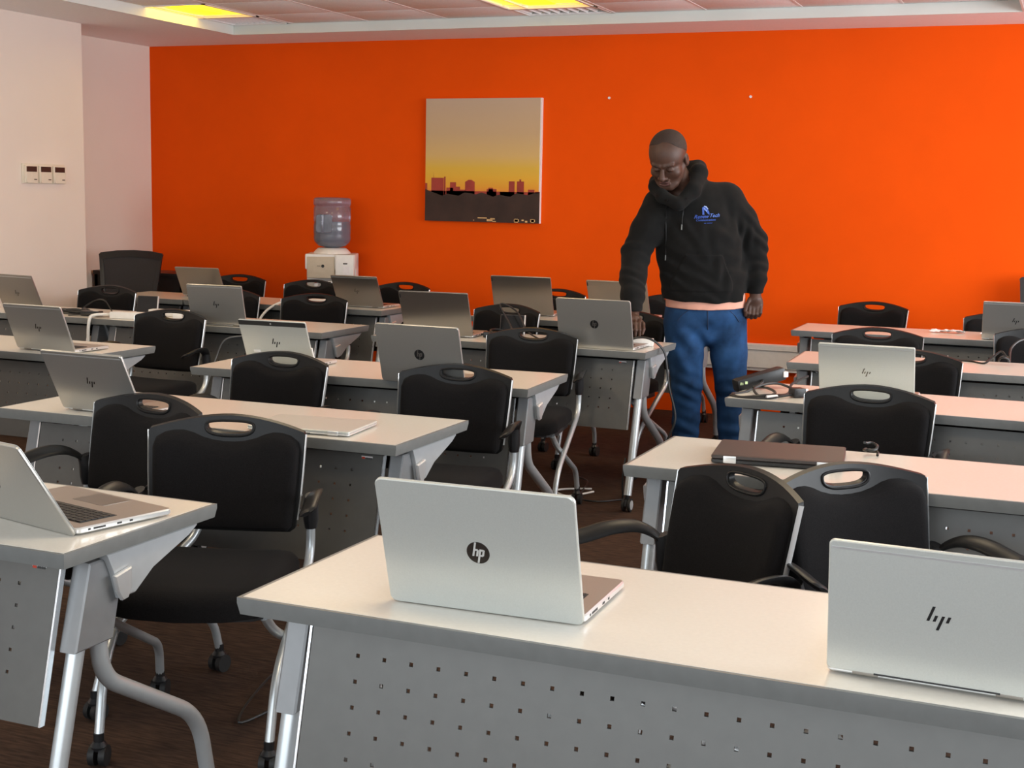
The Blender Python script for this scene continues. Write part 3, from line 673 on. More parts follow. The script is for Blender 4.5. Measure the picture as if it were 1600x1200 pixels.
def brick(x, y, rz, label, d=(.115, .05, .028), z=TZ):
    t = thing('charger_brick', label, 'charger', (x, y, z+.0008), R(rz)); MB().box((0, 0, d[2]/2), d, bev=.006).build('body', BLACKP, t)
    MB().box((d[0]*.2, 0, d[2]+.0002), (.03, .02, .0004)).build('label_sticker', PAPER, t, 0)
    MB().tube([(-d[0]/2-.012, 0, d[2]/2), (-d[0]/2, 0, d[2]/2)], .005, 8).build('strain_relief', RUBBER, t); return t
brick(-4.99, 6.13, 8, 'black charger brick lying among coiled cables by the white wall')
def strip(x, y, rz, n, label, L=.26):
    t = thing('power_strip', label, 'power strip', (x, y, TZ+.0008), R(rz)); MB().box((0, 0, .018), (L, .055, .036), bev=.006).build('body', WHITEP, t)
    for i in range(n):
        o = MB().box((-L/2+.04+i*(L-.08)/max(1, n-1), 0, .0362), (.036, .036, .001), bev=.0).build('socket', PAPER, t, 0)
    return t
strip(-4.70, 6.12, 14, 3, 'white power strip with its cable hanging off the table, left side')
strip(-4.64, 6.36, 10, 3, 'white power strip further back, behind the chair with a plug in its handle', .24)
def plug(x, y, rz, m, label, z=TZ):
    t = thing('plug', label, 'plug', (x, y, z+.001), R(rz)); MB().box((0, 0, .018), (.05, .045, .034), bev=.007).build('body', m, t)
    p = MB()
    for a in (-.010, .010): p.box((.032, a, .014), (.016, .006, .004))
    p.box((.032, 0, .026), (.018, .004, .007)); p.build('prongs', TRIM, t, 0); return t
plug(-4.52, 6.26, 30, WHITEP, 'white plug lying beside the white power strips')
plug(-4.44, 7.44, 10, WHITEP, 'white plug on the back-row left table beside the dark laptop')
cable([(-4.83, 6.10, TZ+.02), (-4.88, 6.02, TZ+.02), (-4.895, 5.99, TZ-.01), (-4.90, 5.985, TZ-.15), (-4.89, 5.99, TZ-.35)], .0085, CABLEW, 'thick white cable dropping from the power strip over the table edge')
strip(-4.33, 7.52, 4, 3, 'white power strip at the right of the dark laptop, back-row left table', .2)
cable([(-4.43, 7.50, TZ+.02), (-4.53, 7.42, TZ+.03), (-4.62, 7.32, TZ-.03), (-4.66, 7.25, TZ-.14), (-4.67, 7.2, TZ-.3)], .008, CABLEW, 'white cable arching off the back-row left table behind the tablet')
cable([(-3.93, 6.03, TZ-.04), (-4.02, 5.97, TZ-.06), (-4.06, 5.94, TZ-.16), (-4.05, 5.8, .40), (-4.00, 5.5, .25), (-3.9, 5.3, .02)], .0045, mat('grey_cable', (.12, .12, .12), .5, nscale=40), 'thin grey cable hanging below the dark slanted-logo laptop')
# charger with looped cable by the chair handle
brick(-2.66, 6.30, 20, 'black charger brick under looped cable between grey tabbed laptop and chair')
cable([(-2.70, 6.40, T)]+[(-2.62+.03*math.cos(a*.9), 6.24+.06*math.sin(a*.9), T+.012+.03*abs(math.sin(a*.45))) for a in range(14)]+[(-2.58, 6.33, T+.03), (-2.66, 6.36, TZ+.16), (-2.58, 6.38, TZ+.13), (-2.50, 6.33, TZ+.04), (-2.42, 6.3, T)], .0045, CABLE, 'looped black charger cable standing up behind the chair left of the man')
# by the man's laptop
strip(-1.93, 6.32, 12, 2, 'white power strip right of the round-logo laptop of the man', .16)
cable([(-1.96, 6.14, T+.01), (-1.90, 6.20, TZ+.05), (-1.83, 6.22, TZ+.045), (-1.775, 6.25, TZ-.01), (-1.755, 6.25, TZ-.1), (-1.74, 6.24, .56), (-1.70, 6.22, .42), (-1.735, 6.2, .30), (-1.74, 6.2, .2)], .0055, CABLE, 'black cable running over the table end beside the blue jeans of the man')
# right-hand table with tangled charger
t = thing('cable_charger', 'black charger box with bright status lights on the corner of a right-hand table', 'charger', (-1.075, 5.13, TZ+.0008), R(38))
MB().box((0, 0, .035), (.20, .06, .05), Matrix.Rotation(R(-14), 4, 'Y'), bev=.012).build('body', BLACKP, t)
MB().box((-.092, -.028, .022), (.012, .004, .010)).box((-.075, -.030, .026), (.010, .004, .010)).build('status_light', mat('pale_green_print', (.7, .85, .45), .4, nscale=20), t, 0)
MB().box((.085, -.02, .055), (.02, .03, .022), bev=.004).build('white_label', PAPER, t)
cable([(-1.10, 5.16, TZ+.05), (-1.06, 5.08, TZ+.03), (-1.10, 4.98, T), (-1.13, 4.90, T), (-1.08, 4.84, T), (-1.0, 4.86, T+.01), (-.95, 5.0, T), (-.96, 5.14, T+.02), (-.92, 5.24, T+.04)], .005, CABLE, 'black cable looping from the charger box to the far edge of the table')
cable([(-1.08, 5.02, T+.015), (-1.02, 4.98, T+.02), (-.98, 4.93, T+.01), (-1.02, 4.88, T), (-1.06, 4.95, T+.02), (-1.0, 5.05, T+.03), (-.92, 5.08, T)], .005, CABLE, 'black cable forming a short double loop in front of the charger box')
cable([(-1.13, 4.87, T), (-1.10, 4.84, T), (-1.05, 4.835, T), (-.99, 4.85, T), (-.955, 4.88, T+.005), (-.92, 4.93, T+.008)], .004, CABLE, 'thin black lead along the front table edge, ending in a white collar')
tag(MB().tube([(-.995, 4.853, T+.003), (-.962, 4.878, T+.005)], .0075, 10).build('cable_collar', PAPER), 'white paper collar wrapped on the thin black lead', 'cable label')
plug(-.905, 4.955, 40, BLACKP, 'black plug at the end of the collared lead')
cable(ring(-.50, 3.90, .018, .028, 1.6, T, .01), .004, CABLE, 'small curled black cable end beside the closed black laptop')
cable([(-.50, 6.50, T), (-.42, 6.49, T), (-.36, 6.43, T), (-.33, 6.47, T+.02), (-.29, 6.50, T+.05)]+[(-.275+.022*math.cos(a), 6.44+.03*math.sin(a), T+.014+.02*abs(math.sin(a))) for a in (0, .8, 1.6, 2.4, 3.2, 4, 4.8, 5.6, 6.2)]+[(-.25, 6.52, T+.07), (-.2, 6.6, T+.10), (-.12, 6.62, T+.06), (-.05, 6.5, T)], .005, CABLE, 'black cable with a standing loop near the right edge of the frame')
cable([(-1.99, 3.17, .012), (-2.02, 3.05, .012), (-2.10, 3.25, .012), (-2.14, 3.5, .012), (-2.02, 3.72, .012), (-2.05, 3.9, .012), (-2.0, 4.0, .012)], .004, CABLE, 'thin black cable on the carpet right of the large foreground chair')
cable([(-2.30, 6.6, .012), (-2.22, 6.5, .012), (-2.14, 6.15, .012), (-2.03, 6.1, .012), (-1.93, 6.2, .012), (-1.90, 6.08, .02), (-1.895, 6.05, .16), (-1.89, 6.07, .24)], .005, CABLE, 'black cable on the carpet running to the table leg in the aisle')
cable([(-2.6, 6.0, .012), (-2.5, 6.1, .012), (-2.38, 6.05, .014), (-2.30, 6.2, .012), (-2.2, 6.15, .012), (-2.12, 6.3, .012)], .005, CABLEW, 'white cable lying on the carpet under the table end, beside a chair caster')
cable([(-2.6, 5.9, .012), (-2.42, 5.92, .02), (-2.33, 6.1, .012), (-2.28, 6.28, .012), (-2.15, 6.36, .012)], .005, CABLEW, 'second white cable on the carpet crossing the first')
cable([(-5.02, 7.55, T), (-5.2, 7.62, T), (-5.32, 7.57, T), (-5.42, 7.62, T)], .005, CABLE, 'short black cable behind the dark slanted-logo laptop')
# plugs hanging in the cable tray of the right-hand table
for i in range(5):
    tag(MB().box((-.93+i*.036, 5.03, .668), (.014 if i else .022, .04, .034), bev=.004).build('tray_plug', WHITEP if i % 2 == 0 else BLACKP), 'small plug in the tray under the right-hand table edge', 'plug', 'plugs in the cable tray')
# crumpled wrapping
def crumple(cx, cy, w, d, label, seed):
    random.seed(seed); vs = []; fs = []; nx, ny = 10, 5
    for j in range(ny):
        for i in range(nx): vs.append((cx+w*(i/(nx-1)-.5)+random.uniform(-.01, .01), cy+d*(j/(ny-1)-.5)+random.uniform(-.012, .012), TZ+.003+random.uniform(0, .016)))
    n = len(vs); vs += [(a, b, c+.0015) for a, b, c in vs]
    for j in range(ny-1):
        for i in range(nx-1): a = j*nx+i; fs += [(a, a+1, a+nx+1, a+nx), (a+n, a+nx+n, a+nx+1+n, a+1+n)]
    return tag(MB().add(vs, fs).build('plastic_wrap', PAPER, smooth=0), label, 'wrapping')
crumple(-.64, 7.90, .18, .07, 'crumpled white wrapping on the back-row right table', 3)
crumple(-.40, 7.86, .12, .06, 'smaller crumpled white wrapping touching the far right laptop', 4)

# ------------------------------------------------------------------ canvas picture
def canvas():
    x0, x1, z0, z1 = -4.392, -3.507, 1.249, 2.113; W, H = x1-x0, z1-z0; yf = YW-.034
    t = thing('canvas_picture', 'square canvas print of a city skyline at sunset on the orange wall', 'picture', (x0, YW, z0), 0)
    M = bpy.data.materials.new('sunset_print'); M.use_nodes = True; nt = M.node_tree; b = nt.nodes['Principled BSDF']; b.inputs['Roughness'].default_value = .7
    tc = nt.nodes.new('ShaderNodeTexCoord'); sp = nt.nodes.new('ShaderNodeSeparateXYZ'); cr = nt.nodes.new('ShaderNodeValToRGB'); mr = nt.nodes.new('ShaderNodeMapRange')
    nt.links.new(tc.outputs['Object'], sp.inputs[0]); mr.inputs[2].default_value = H; nt.links.new(sp.outputs[2], mr.inputs[0]); nt.links.new(mr.outputs[0], cr.inputs[0]); nt.links.new(cr.outputs[0], b.inputs['Base Color'])
    els = [(0, (.6, .13, .05)), (.22, (.78, .22, .05)), (.28, (.82, .36, .03)), (.36, (.82, .46, .04)), (.44, (.76, .48, .06)), (.54, (.70, .47, .18)), (.72, (.60, .42, .24)), (1, (.56, .42, .31))]
    r = cr.color_ramp
    for i, (p, c) in enumerate(els):
        e = r.elements[i] if i < 2 else r.elements.new(p)
        e.position = p; e.color = (*c, 1)
    MB().box((W/2, -.018, H/2), (W, .032, H)).build('stretcher_frame', PAPER, t, 0)
    MB().box((W/2-.004, -.0345, H/2), (W-.008, .001, H)).build('sunset_print', M, t, 0)
    city = mat('skyline_print', (.36, .045, .030), .7, nscale=9, namt=.2); dark = mat('tree_print', (.040, .019, .014), .7, nscale=9, namt=.3); gold = mat('gold_print', (.80, .50, .22), .6, nscale=9, namt=.2)
    def poly(pts, m, name, lay):
        MB().prism([(p[0]*W, p[1]*H) for p in pts], 0, .0004, Matrix(((1, 0, 0, 0), (0, 0, -1, -.0350-.0004*lay), (0, 1, 0, 0), (0, 0, 0, 1)))).build(name, m, t, 0)
    for (a, bb, top) in ((.0, .018, .31), (.055, .165, .355), (.168, .182, .365), (.19, .25, .275), (.222, .275, .32), (.275, .31, .285), (.355, .44, .325), (.545, .63, .27), (.56, .60, .28), (.735, .785, .335), (.805, .865, .335), (.90, .955, .27), (.31, .36, .26), (.66, .735, .25), (.96, 1, .255)):
        poly([(a, .18), (bb, .18), (bb, top), (a, top)], city, 'building_print', 1)
    poly([(.355, .325), (.44, .325), (.41, .342), (.385, .342)], city, 'building_print', 1); poly([(.074, .35), (.077, .35), (.0755, .40)], city, 'building_print', 1); poly([(.825, .33), (.84, .33), (.84, .352), (.825, .352)], city, 'building_print', 1)
    tl = [(0, .0), (1, 0), (1, .245)]+[(1-i/20, .225+.012*math.sin(i*2.1)+.01*math.sin(i*.7)) for i in range(1, 20)]+[(0, .262)]
    poly([(0, .20), (1, .20), (1, .25), (0, .25)], city, 'building_print', 1); poly(tl, dark, 'tree_print', 2)
    for (a, bb, c, d) in ((.47, .55, .030, .038), (.55, .60, .008, .026), (.58, .62, .022, .034), (.60, .63, .004, .012), (.79, .82, .004, .034), (.785, .828, .010, .028), (.85, .87, .018, .028), (.88, .90, .006, .02), (.925, .965, .010, .030), (.932, .957, .006, .034), (.43, .44, .012, .016)):
        poly([(a, c), (bb, c), (bb, d), (a, d)], gold, 'highlight_print', 3)
canvas()
for (x, lb) in ((-3.029, 'left white wall plug above the head of the man'), (-2.058, 'right white wall plug above the shoulder of the man')):
    tag(MB().tube([(x, YW+.002, 2.11), (x, YW-.006, 2.11)], .009, 12).build('wall_plug', PAPER), lb, 'wall plug', 'white plugs in the orange wall')
# light switches
def switch_plate():
    t = thing('thermostat_panel', 'triple cream thermostat panel on the white wall', 'wall control', (XP, 7.117, 1.457), R(90))
    MB().box((.20, -.007, .063), (.40, .014, .128), bev=.004).build('backplate', CREAMP, t)
    for i in range(3):
        x = .066+i*.134
        c = MB().box((x, -.020, .060), (.118, .016, .112), bev=.004).build('control_unit', CREAMP, t)
        MB().box((x, -.0290, .092), (.094, .002, .034)).build('dark_display', BROWNW, c, 0)
        MB().prism(rrect(.104, .066, .012, 3, 0, 0), 0, .004, Matrix(((1, 0, 0, x), (0, 0, -1, -.028), (0, 1, 0, .036), (0, 0, 0, 1))), inset=.001).build('flap', CREAMP, c)
        MB().box((x+.03, -.0325, .026), (.026, .001, .006)).build('slot', BROWNW, c, 0)
switch_plate()
# black side desk in the corner
t = thing('side_desk', 'low black side desk behind the mesh chair in the left corner', 'desk', (-6.38, 8.52, 0), 0)
MB().box((0, 0, .815), (.80, .34, .03), bev=.004).build('desktop', DESKB, t); MB().box((0, -.15, .745), (.78, .02, .11)).build('front_board', DESKB, t, 0)
for s in (-1, 1): MB().box((s*.38, 0, .40), (.03, .32, .80)).build('end_panel', DESKB, t, 0)
tag(MB().tube(smooth_path([(-6.12, 8.50, .835), (-6.05, 8.55, .855), (-5.99, 8.62, .84), (-6.02, 8.72, .84)], 6), .006, 6).build('cable', CABLE), 'black cable on the low side desk in the corner', 'cable')

# ------------------------------------------------------------------ water dispenser
def dispenser():
    t = thing('water_dispenser', 'white and beige water dispenser against the orange wall', 'water dispenser', (-5.005, 8.80, 0), R(24))
    W, D = .355, .32
    MB().prism(rrect(W, D, .02, 4), 0, .70, inset=.006).build('cabinet', WHITEP, t, 30)
    MB().box((0, .06, .82), (W, D-.12, .32), bev=.008).build('rear_body', WHITEP, t)
    MB().box((0, 0, .945), (W, D, .11), bev=.01).build('hood', WHITEP, t)
    MB().box((-.065, -.135, .905), (.20, .06, .155), bev=.01).build('beige_front', BEIGE, t)
    MB().tube([(-.05, -.166, .915), (-.05, -.168, .915)], .011, 18).build('round_badge', BLACKI, t)
    MB().box((-.08, -.1665, .915), (.025, .002, .003)).build('badge_line', BLACKI, t, 0)
    MB().box((.105, -.140, .90), (.135, .075, .20), bev=.014).build('side_cover', WHITEP, t)
    MB().box((.115, -.179, .885), (.045, .002, .06)).build('paper_note', PAPER, t, 0); MB().box((.11, -.179, .935), (.03, .002, .008)).build('dark_mark', BLACKI, t, 0)
    for x in (-.10, .0):
        p = MB().tube([(x, -.10, .78), (x, -.16, .78)], .012, 12).box((x, -.155, .80), (.03, .03, .02), bev=.004).build('tap', WHITEP, t)
        MB().box((x, -.172, .80), (.014, .004, .010)).build('tap_mark', RED if x < -.05 else BLACKI, p, 0)
    MB().box((-.05, -.12, .712), (.20, .10, .02), bev=.004).build('drip_tray', LGREY, t)
    MB().lathe([(.135, 1.0), (.13, 1.012), (.105, 1.035), (.095, 1.04)], 24).build('bottle_collar', WHITEP, t)
    b = thing('water_bottle', 'large translucent bluish water bottle upside down on the dispenser', 'bottle', (-5.005, 8.80, 0), R(24))
    MB().lathe([(.03, 1.035), (.06, 1.045), (.10, 1.055), (.128, 1.085), (.134, 1.11), (.131, 1.13), (.134, 1.15), (.134, 1.20), (.129, 1.22), (.134, 1.24), (.134, 1.325), (.128, 1.332), (.128, 1.340), (.135, 1.348), (.135, 1.385), (.125, 1.398), (.06, 1.402)], 32).build('bottle_shell', BOTTLE, b, 50)
    MB().lathe([(.02, 1.045), (.095, 1.062), (.122, 1.09), (.125, 1.12), (.125, 1.23)], 28).build('water', WATER, b, 50)
    MB().prism(rrect(.115, .13, .02, 4), 0, .006, Matrix(((1, 0, 0, -.045), (0, 0, -1, -.128), (0, 1, 0, 1.215), (0, 0, 0, 1))), inset=.002).build('handle_recess', mat('recess_tint', (.10, .09, .12), .25, nscale=10, namt=.3), b)
    MB().tube([(-.055, -.142, 1.15), (-.055, -.146, 1.215), (-.055, -.142, 1.28)], .008, 10).build('handle', BOTTLE, b)
dispenser()

# ------------------------------------------------------------------ the person
import openvdb as vdb
class SDF:
    def __init__(s, lo, hi, h):
        s.lo = np.array(lo, float); s.h = h; s.n = np.ceil((np.array(hi)-s.lo)/h).astype(int)+1; s.a = np.full(s.n, .05, np.float32)
    def _sub(s, lo, hi):
        i0 = np.clip(np.floor((np.array(lo)-s.lo)/s.h).astype(int), 0, s.n); i1 = np.clip(np.ceil((np.array(hi)-s.lo)/s.h).astype(int)+1, 0, s.n)
        ax = [(s.lo[k]+s.h*np.arange(i0[k], i1[k])).astype(np.float32) for k in range(3)]
        return tuple(slice(i0[k], i1[k]) for k in range(3)), ax[0][:, None, None], ax[1][None, :, None], ax[2][None, None, :]
    def op(s, fn, lo, hi, k=.01, mode='u'):
        sl, X, Y, Z = s._sub(np.array(lo)-.03-k, np.array(hi)+.03+k)
        d = fn(X, Y, Z); a = s.a[sl]
        if mode == 'u': hh = np.clip(.5+.5*(a-d)/k, 0, 1); s.a[sl] = a*(1-hh)+d*hh-k*hh*(1-hh)
        elif mode == 's': hh = np.clip(.5-.5*(a+d)/k, 0, 1); s.a[sl] = a*(1-hh)-d*hh+k*hh*(1-hh)
        elif mode == 'i': s.a[sl] = np.maximum(a, d)
        elif mode == 'd': s.a[sl] = a+d
    def cone(s, a, b, r1, r2, k=.01, mode='u', sy=1.0):
        a = np.array(a, float); b = np.array(b, float); m_ = max(r1, r2)
        A = a*np.array([1, sy, 1]); B = b*np.array([1, sy, 1]); ab = B-A; l = float(ab@ab)+1e-9
        def fn(X, Y, Z):
            px, py, pz = X-A[0], Y*sy-A[1], Z-A[2]; t = np.clip((px*ab[0]+py*ab[1]+pz*ab[2])/l, 0, 1)
            return (np.sqrt((px-t*ab[0])**2+(py-t*ab[1])**2+(pz-t*ab[2])**2)-(r1+t*(r2-r1)))/max(1, sy)
        s.op(fn, np.minimum(a, b)-m_, np.maximum(a, b)+m_, k, mode)
    def chain(s, pts, rs, k=.01, mode='u', sy=1.0):
        for i in range(len(pts)-1): s.cone(pts[i], pts[i+1], rs[i], rs[i+1], k, mode, sy)
    def ell(s, c, r, k=.01, mode='u', B=None):
        c = np.array(c, float); r = np.array(r, float); B = np.eye(3) if B is None else B; m_ = r.max()
        def fn(X, Y, Z):
            x, y, z = X-c[0], Y-c[1], Z-c[2]; q = [(B[i][0]*x+B[i][1]*y+B[i][2]*z) for i in range(3)]
            k0 = np.sqrt(sum((q[i]/r[i])**2 for i in range(3))); k1 = np.sqrt(sum((q[i]/r[i]**2)**2 for i in range(3)))+1e-6
            return k0*(k0-1)/k1
        s.op(fn, c-m_, c+m_, k, mode)
    def build(s, name, m, parent, label=None):
        g = vdb.FloatGrid(background=.05); g.copyFromArray(s.a)
        pts, quads = g.convertToQuads(isovalue=0.0)
        pts = pts*s.h+s.lo; me = bpy.data.meshes.new(name)
        me.from_pydata(pts.tolist(), [], quads[:, ::-1].tolist()); me.materials.append(m)
        me.update(); bm = bmesh.new(); bm.from_mesh(me)
        bmesh.ops.recalc_face_normals(bm, faces=bm.faces); bm.to_mesh(me); bm.free()
        me.polygons.foreach_set('use_smooth', [True]*len(me.polygons))
        o = bpy.data.objects.new(name, me); C.objects.link(o)
        if parent is not None: o.parent = parent
        if label: o['label'] = label
        return o
# local frame: X to image right, Y away from the camera, Z up; faces -Y
AY, AP = R(-24), R(32)
hF = np.array([math.sin(AY)*math.cos(AP), -math.cos(AY)*math.cos(AP), -math.sin(AP)]); hR = np.array([math.cos(AY), math.sin(AY), 0]); hU = np.cross(hR, -hF)
HB = np.array([hR, -hF, hU]); HC = np.array([-.226, -.135, 1.632]); HS = 1.07
def hp(x, y, z): return HC+HS*(x*hR-y*hF+z*hU)
def head(f):
    E = lambda c, r, k=.02, mode='u': f.ell(hp(*c), np.array(r)*HS, k, mode, HB)
    K = lambda a, b, r1, r2, k=.012, mode='u': f.cone(hp(*a), hp(*b), r1*HS, r2*HS, k, mode)
    E((0, .015, .045), (.085, .100, .086)); E((0, -.022, .028), (.073, .072, .068), .02); E((0, -.025, -.045), (.065, .064, .066), .03)
    K((-.018, -.072, -.100), (.018, -.072, -.100), .020, .020, .02)
    for s in (-1, 1):
        E((s*.044, -.056, -.032), (.027, .027, .025), .02); K((s*.062, .0, -.035), (s*.038, -.055, -.090), .017, .017, .025)
        K((s*.010, -.092, .017), (s*.047, -.080, .020), .011, .009, .008)
    for s in (-1, 1): E((s*.032, -.098, -.003), (.019, .018, .013), .010, 's')
    for s in (-1, 1):
        E((s*.031, -.080, -.006), (.0155, .013, .011), .004)
        K((s*.019, -.0935, -.0125), (s*.043, -.087, -.0125), .0022, .0022, .003, 's')
    K((0, -.092, .004), (0, -.119, -.034), .0080, .0140, .008)
    for s in (-1, 1): E((s*.0155, -.106, -.038), (.010, .011, .0085), .007)
    for s in (-1, 1): E((s*.008, -.112, -.047), (.0045, .006, .004), .003, 's')
    K((-.020, -.092, -.062), (.020, -.092, -.062), .0075, .0075, .008); K((-.017, -.092, -.075), (.017, -.092, -.075), .0085, .0085, .007)
    K((-.024, -.1005, -.0685), (.024, -.1005, -.0685), .0022, .0022, .003, 's')
    for s in (-1, 1): K((s*.022, -.098, -.042), (s*.034, -.086, -.066), .0025, .0025, .010, 's')
    for s in (-1, 1):
        E((s*.084, .014, -.008), (.010, .020, .032), .006); E((s*.094, .008, -.004), (.006, .010, .017), .006, 's')
def finger(f, pts, r, k=.004): f.chain(pts, [r*1.05, r, r*.92, r*.78][:len(pts)], k)
WR = (-.388, -.335, .930); WL = (.252, -.02, .985)
def body():
    f = SDF((-.52, -.60, 0), (.36, .22, 1.80), .0042)
    f.cone((-.10, -.01, 1.45), (-.20, -.075, 1.60), .066, .058, .03)   # neck
    f.chain([(.01, .02, .92), (-.03, .0, 1.10), (-.07, -.02, 1.34)], [.125, .135, .14], .04, sy=1.4)
    f.cone((-.22, -.03, 1.41), (.07, 0, 1.43), .062, .062, .04)
    f.chain([(-.25, -.03, 1.41), (-.375, -.10, 1.165), WR], [.055, .044, .027], .02)
    f.chain([(.10, 0, 1.43), (.245, .03, 1.22), WL], [.055, .044, .027], .02)
    f.chain([(-.09, .0, .84), (-.077, -.03, .50), (-.07, .03, .10)], [.085, .055, .040], .03)
    f.chain([(.11, .02, .84), (.151, 0, .50), (.176, .05, .10)], [.085, .055, .040], .03)
    for x, y in ((-.07, .03), (.176, .05)): f.cone((x, y+.03, .06), (x-.02, y-.14, .045), .036, .03, .02)
    head(f)
    # hanging left hand, back of the hand to the viewer
    f.cone(WL, (.252, -.035, .945), .027, .030, .015); f.ell((.252, -.040, .922), (.040, .018, .042), .015)
    for i, (x, l) in enumerate(((.222, .9), (.242, 1.0), (.262, .95), (.280, .82))):
        z0 = .893+.004*(i == 3); finger(f, [(x, -.045, z0+.012), (x-.004, -.058, z0-.024*l), (x-.007, -.040, z0-.044*l), (x-.009, -.018, z0-.040*l)], .0098)
    finger(f, [(.222, -.045, .945), (.205, -.062, .915), (.198, -.066, .885), (.200, -.058, .862)], .0105)
    # right hand over the laptop deck
    f.cone(WR, (-.395, -.385, .885), .026, .028, .015); f.ell((-.400, -.415, .862), (.038, .034, .026), .015)
    for i, (x, l) in enumerate(((-.435, .92), (-.414, 1.0), (-.393, .95), (-.373, .8))):
        finger(f, [(x+.004, -.425, .862), (x, -.462*1.0-.012*l, .848), (x, -.480-.020*l, .818), (x, -.484-.016*l, .792)], .0093)
    finger(f, [(-.370, -.405, .862), (-.352, -.435, .842), (-.352, -.465, .820), (-.358, -.480, .800)], .0105)
    return f
P_root = body().build('person', SKIN, None)
tag(P_root, 'man in black hoodie and blue jeans standing and looking down, reaching behind a laptop', 'person')
P_root.location = (-1.7528, 6.8979, 0); P_root.rotation_euler = (0, 0, math.atan2(.37678, .92630))
# hair cap
f = SDF((-.36, -.28, 1.52), (-.08, .02, 1.80), .0035)
f.ell(hp(0, .016, .046), np.array((.0862, .1012, .0872))*HS, .01, 'u', HB)
def cut(X, Y, Z):
    x, y, z = X-HC[0], Y-HC[1], Z-HC[2]; yy = -(hF[0]*x+hF[1]*y+hF[2]*z); zz = hU[0]*x+hU[1]*y+hU[2]*z; xx = hR[0]*x+hR[1]*y
    return np.maximum(.084-zz-.80*yy-.25*np.abs(xx)+.006*np.sin(xx*60), -.03-zz)*.8+0*X
f.op(cut, (-.36, -.28, 1.52), (-.08, .02, 1.80), mode='i'); f.build('hair', HAIR, P_root)
for s in (-1, 1):
    b = MB().tube([hp(s*.014, -.1005, .017), hp(s*.030, -.0975, .023), hp(s*.047, -.084, .020)], [.0022, .0028, .0014], 8, flat=(1, 1, (0, 0, 1))); b.build('eyebrow', HAIR, P_root)
for s in (-1, 1):
    MB().tube([hp(s*.019, -.0935, -.0135), hp(s*.031, -.0955, -.0160), hp(s*.043, -.0885, -.0135)], [.0010, .0016, .0010], 8).build('eyelashes', HAIR, P_root)
LIP = mat('dark_lip_skin', (.085, .032, .028), .5, nscale=60, namt=.1)
MB().tube(smooth_path([hp(-.023, -.0965, -.0665), hp(-.008, -.1010, -.0615), hp(0, -.1005, -.0630), hp(.008, -.1010, -.0615), hp(.023, -.0965, -.0665)], 4), [.0014]+[.0042]*15+[.0014], 10).build('upper_lip', LIP, P_root)
MB().tube(smooth_path([hp(-.021, -.0970, -.0710), hp(-.008, -.1030, -.0750), hp(.008, -.1030, -.0750), hp(.021, -.0970, -.0710)], 4), [.0014]+[.0050]*11+[.0014], 10).build('lower_lip', LIP, P_root)
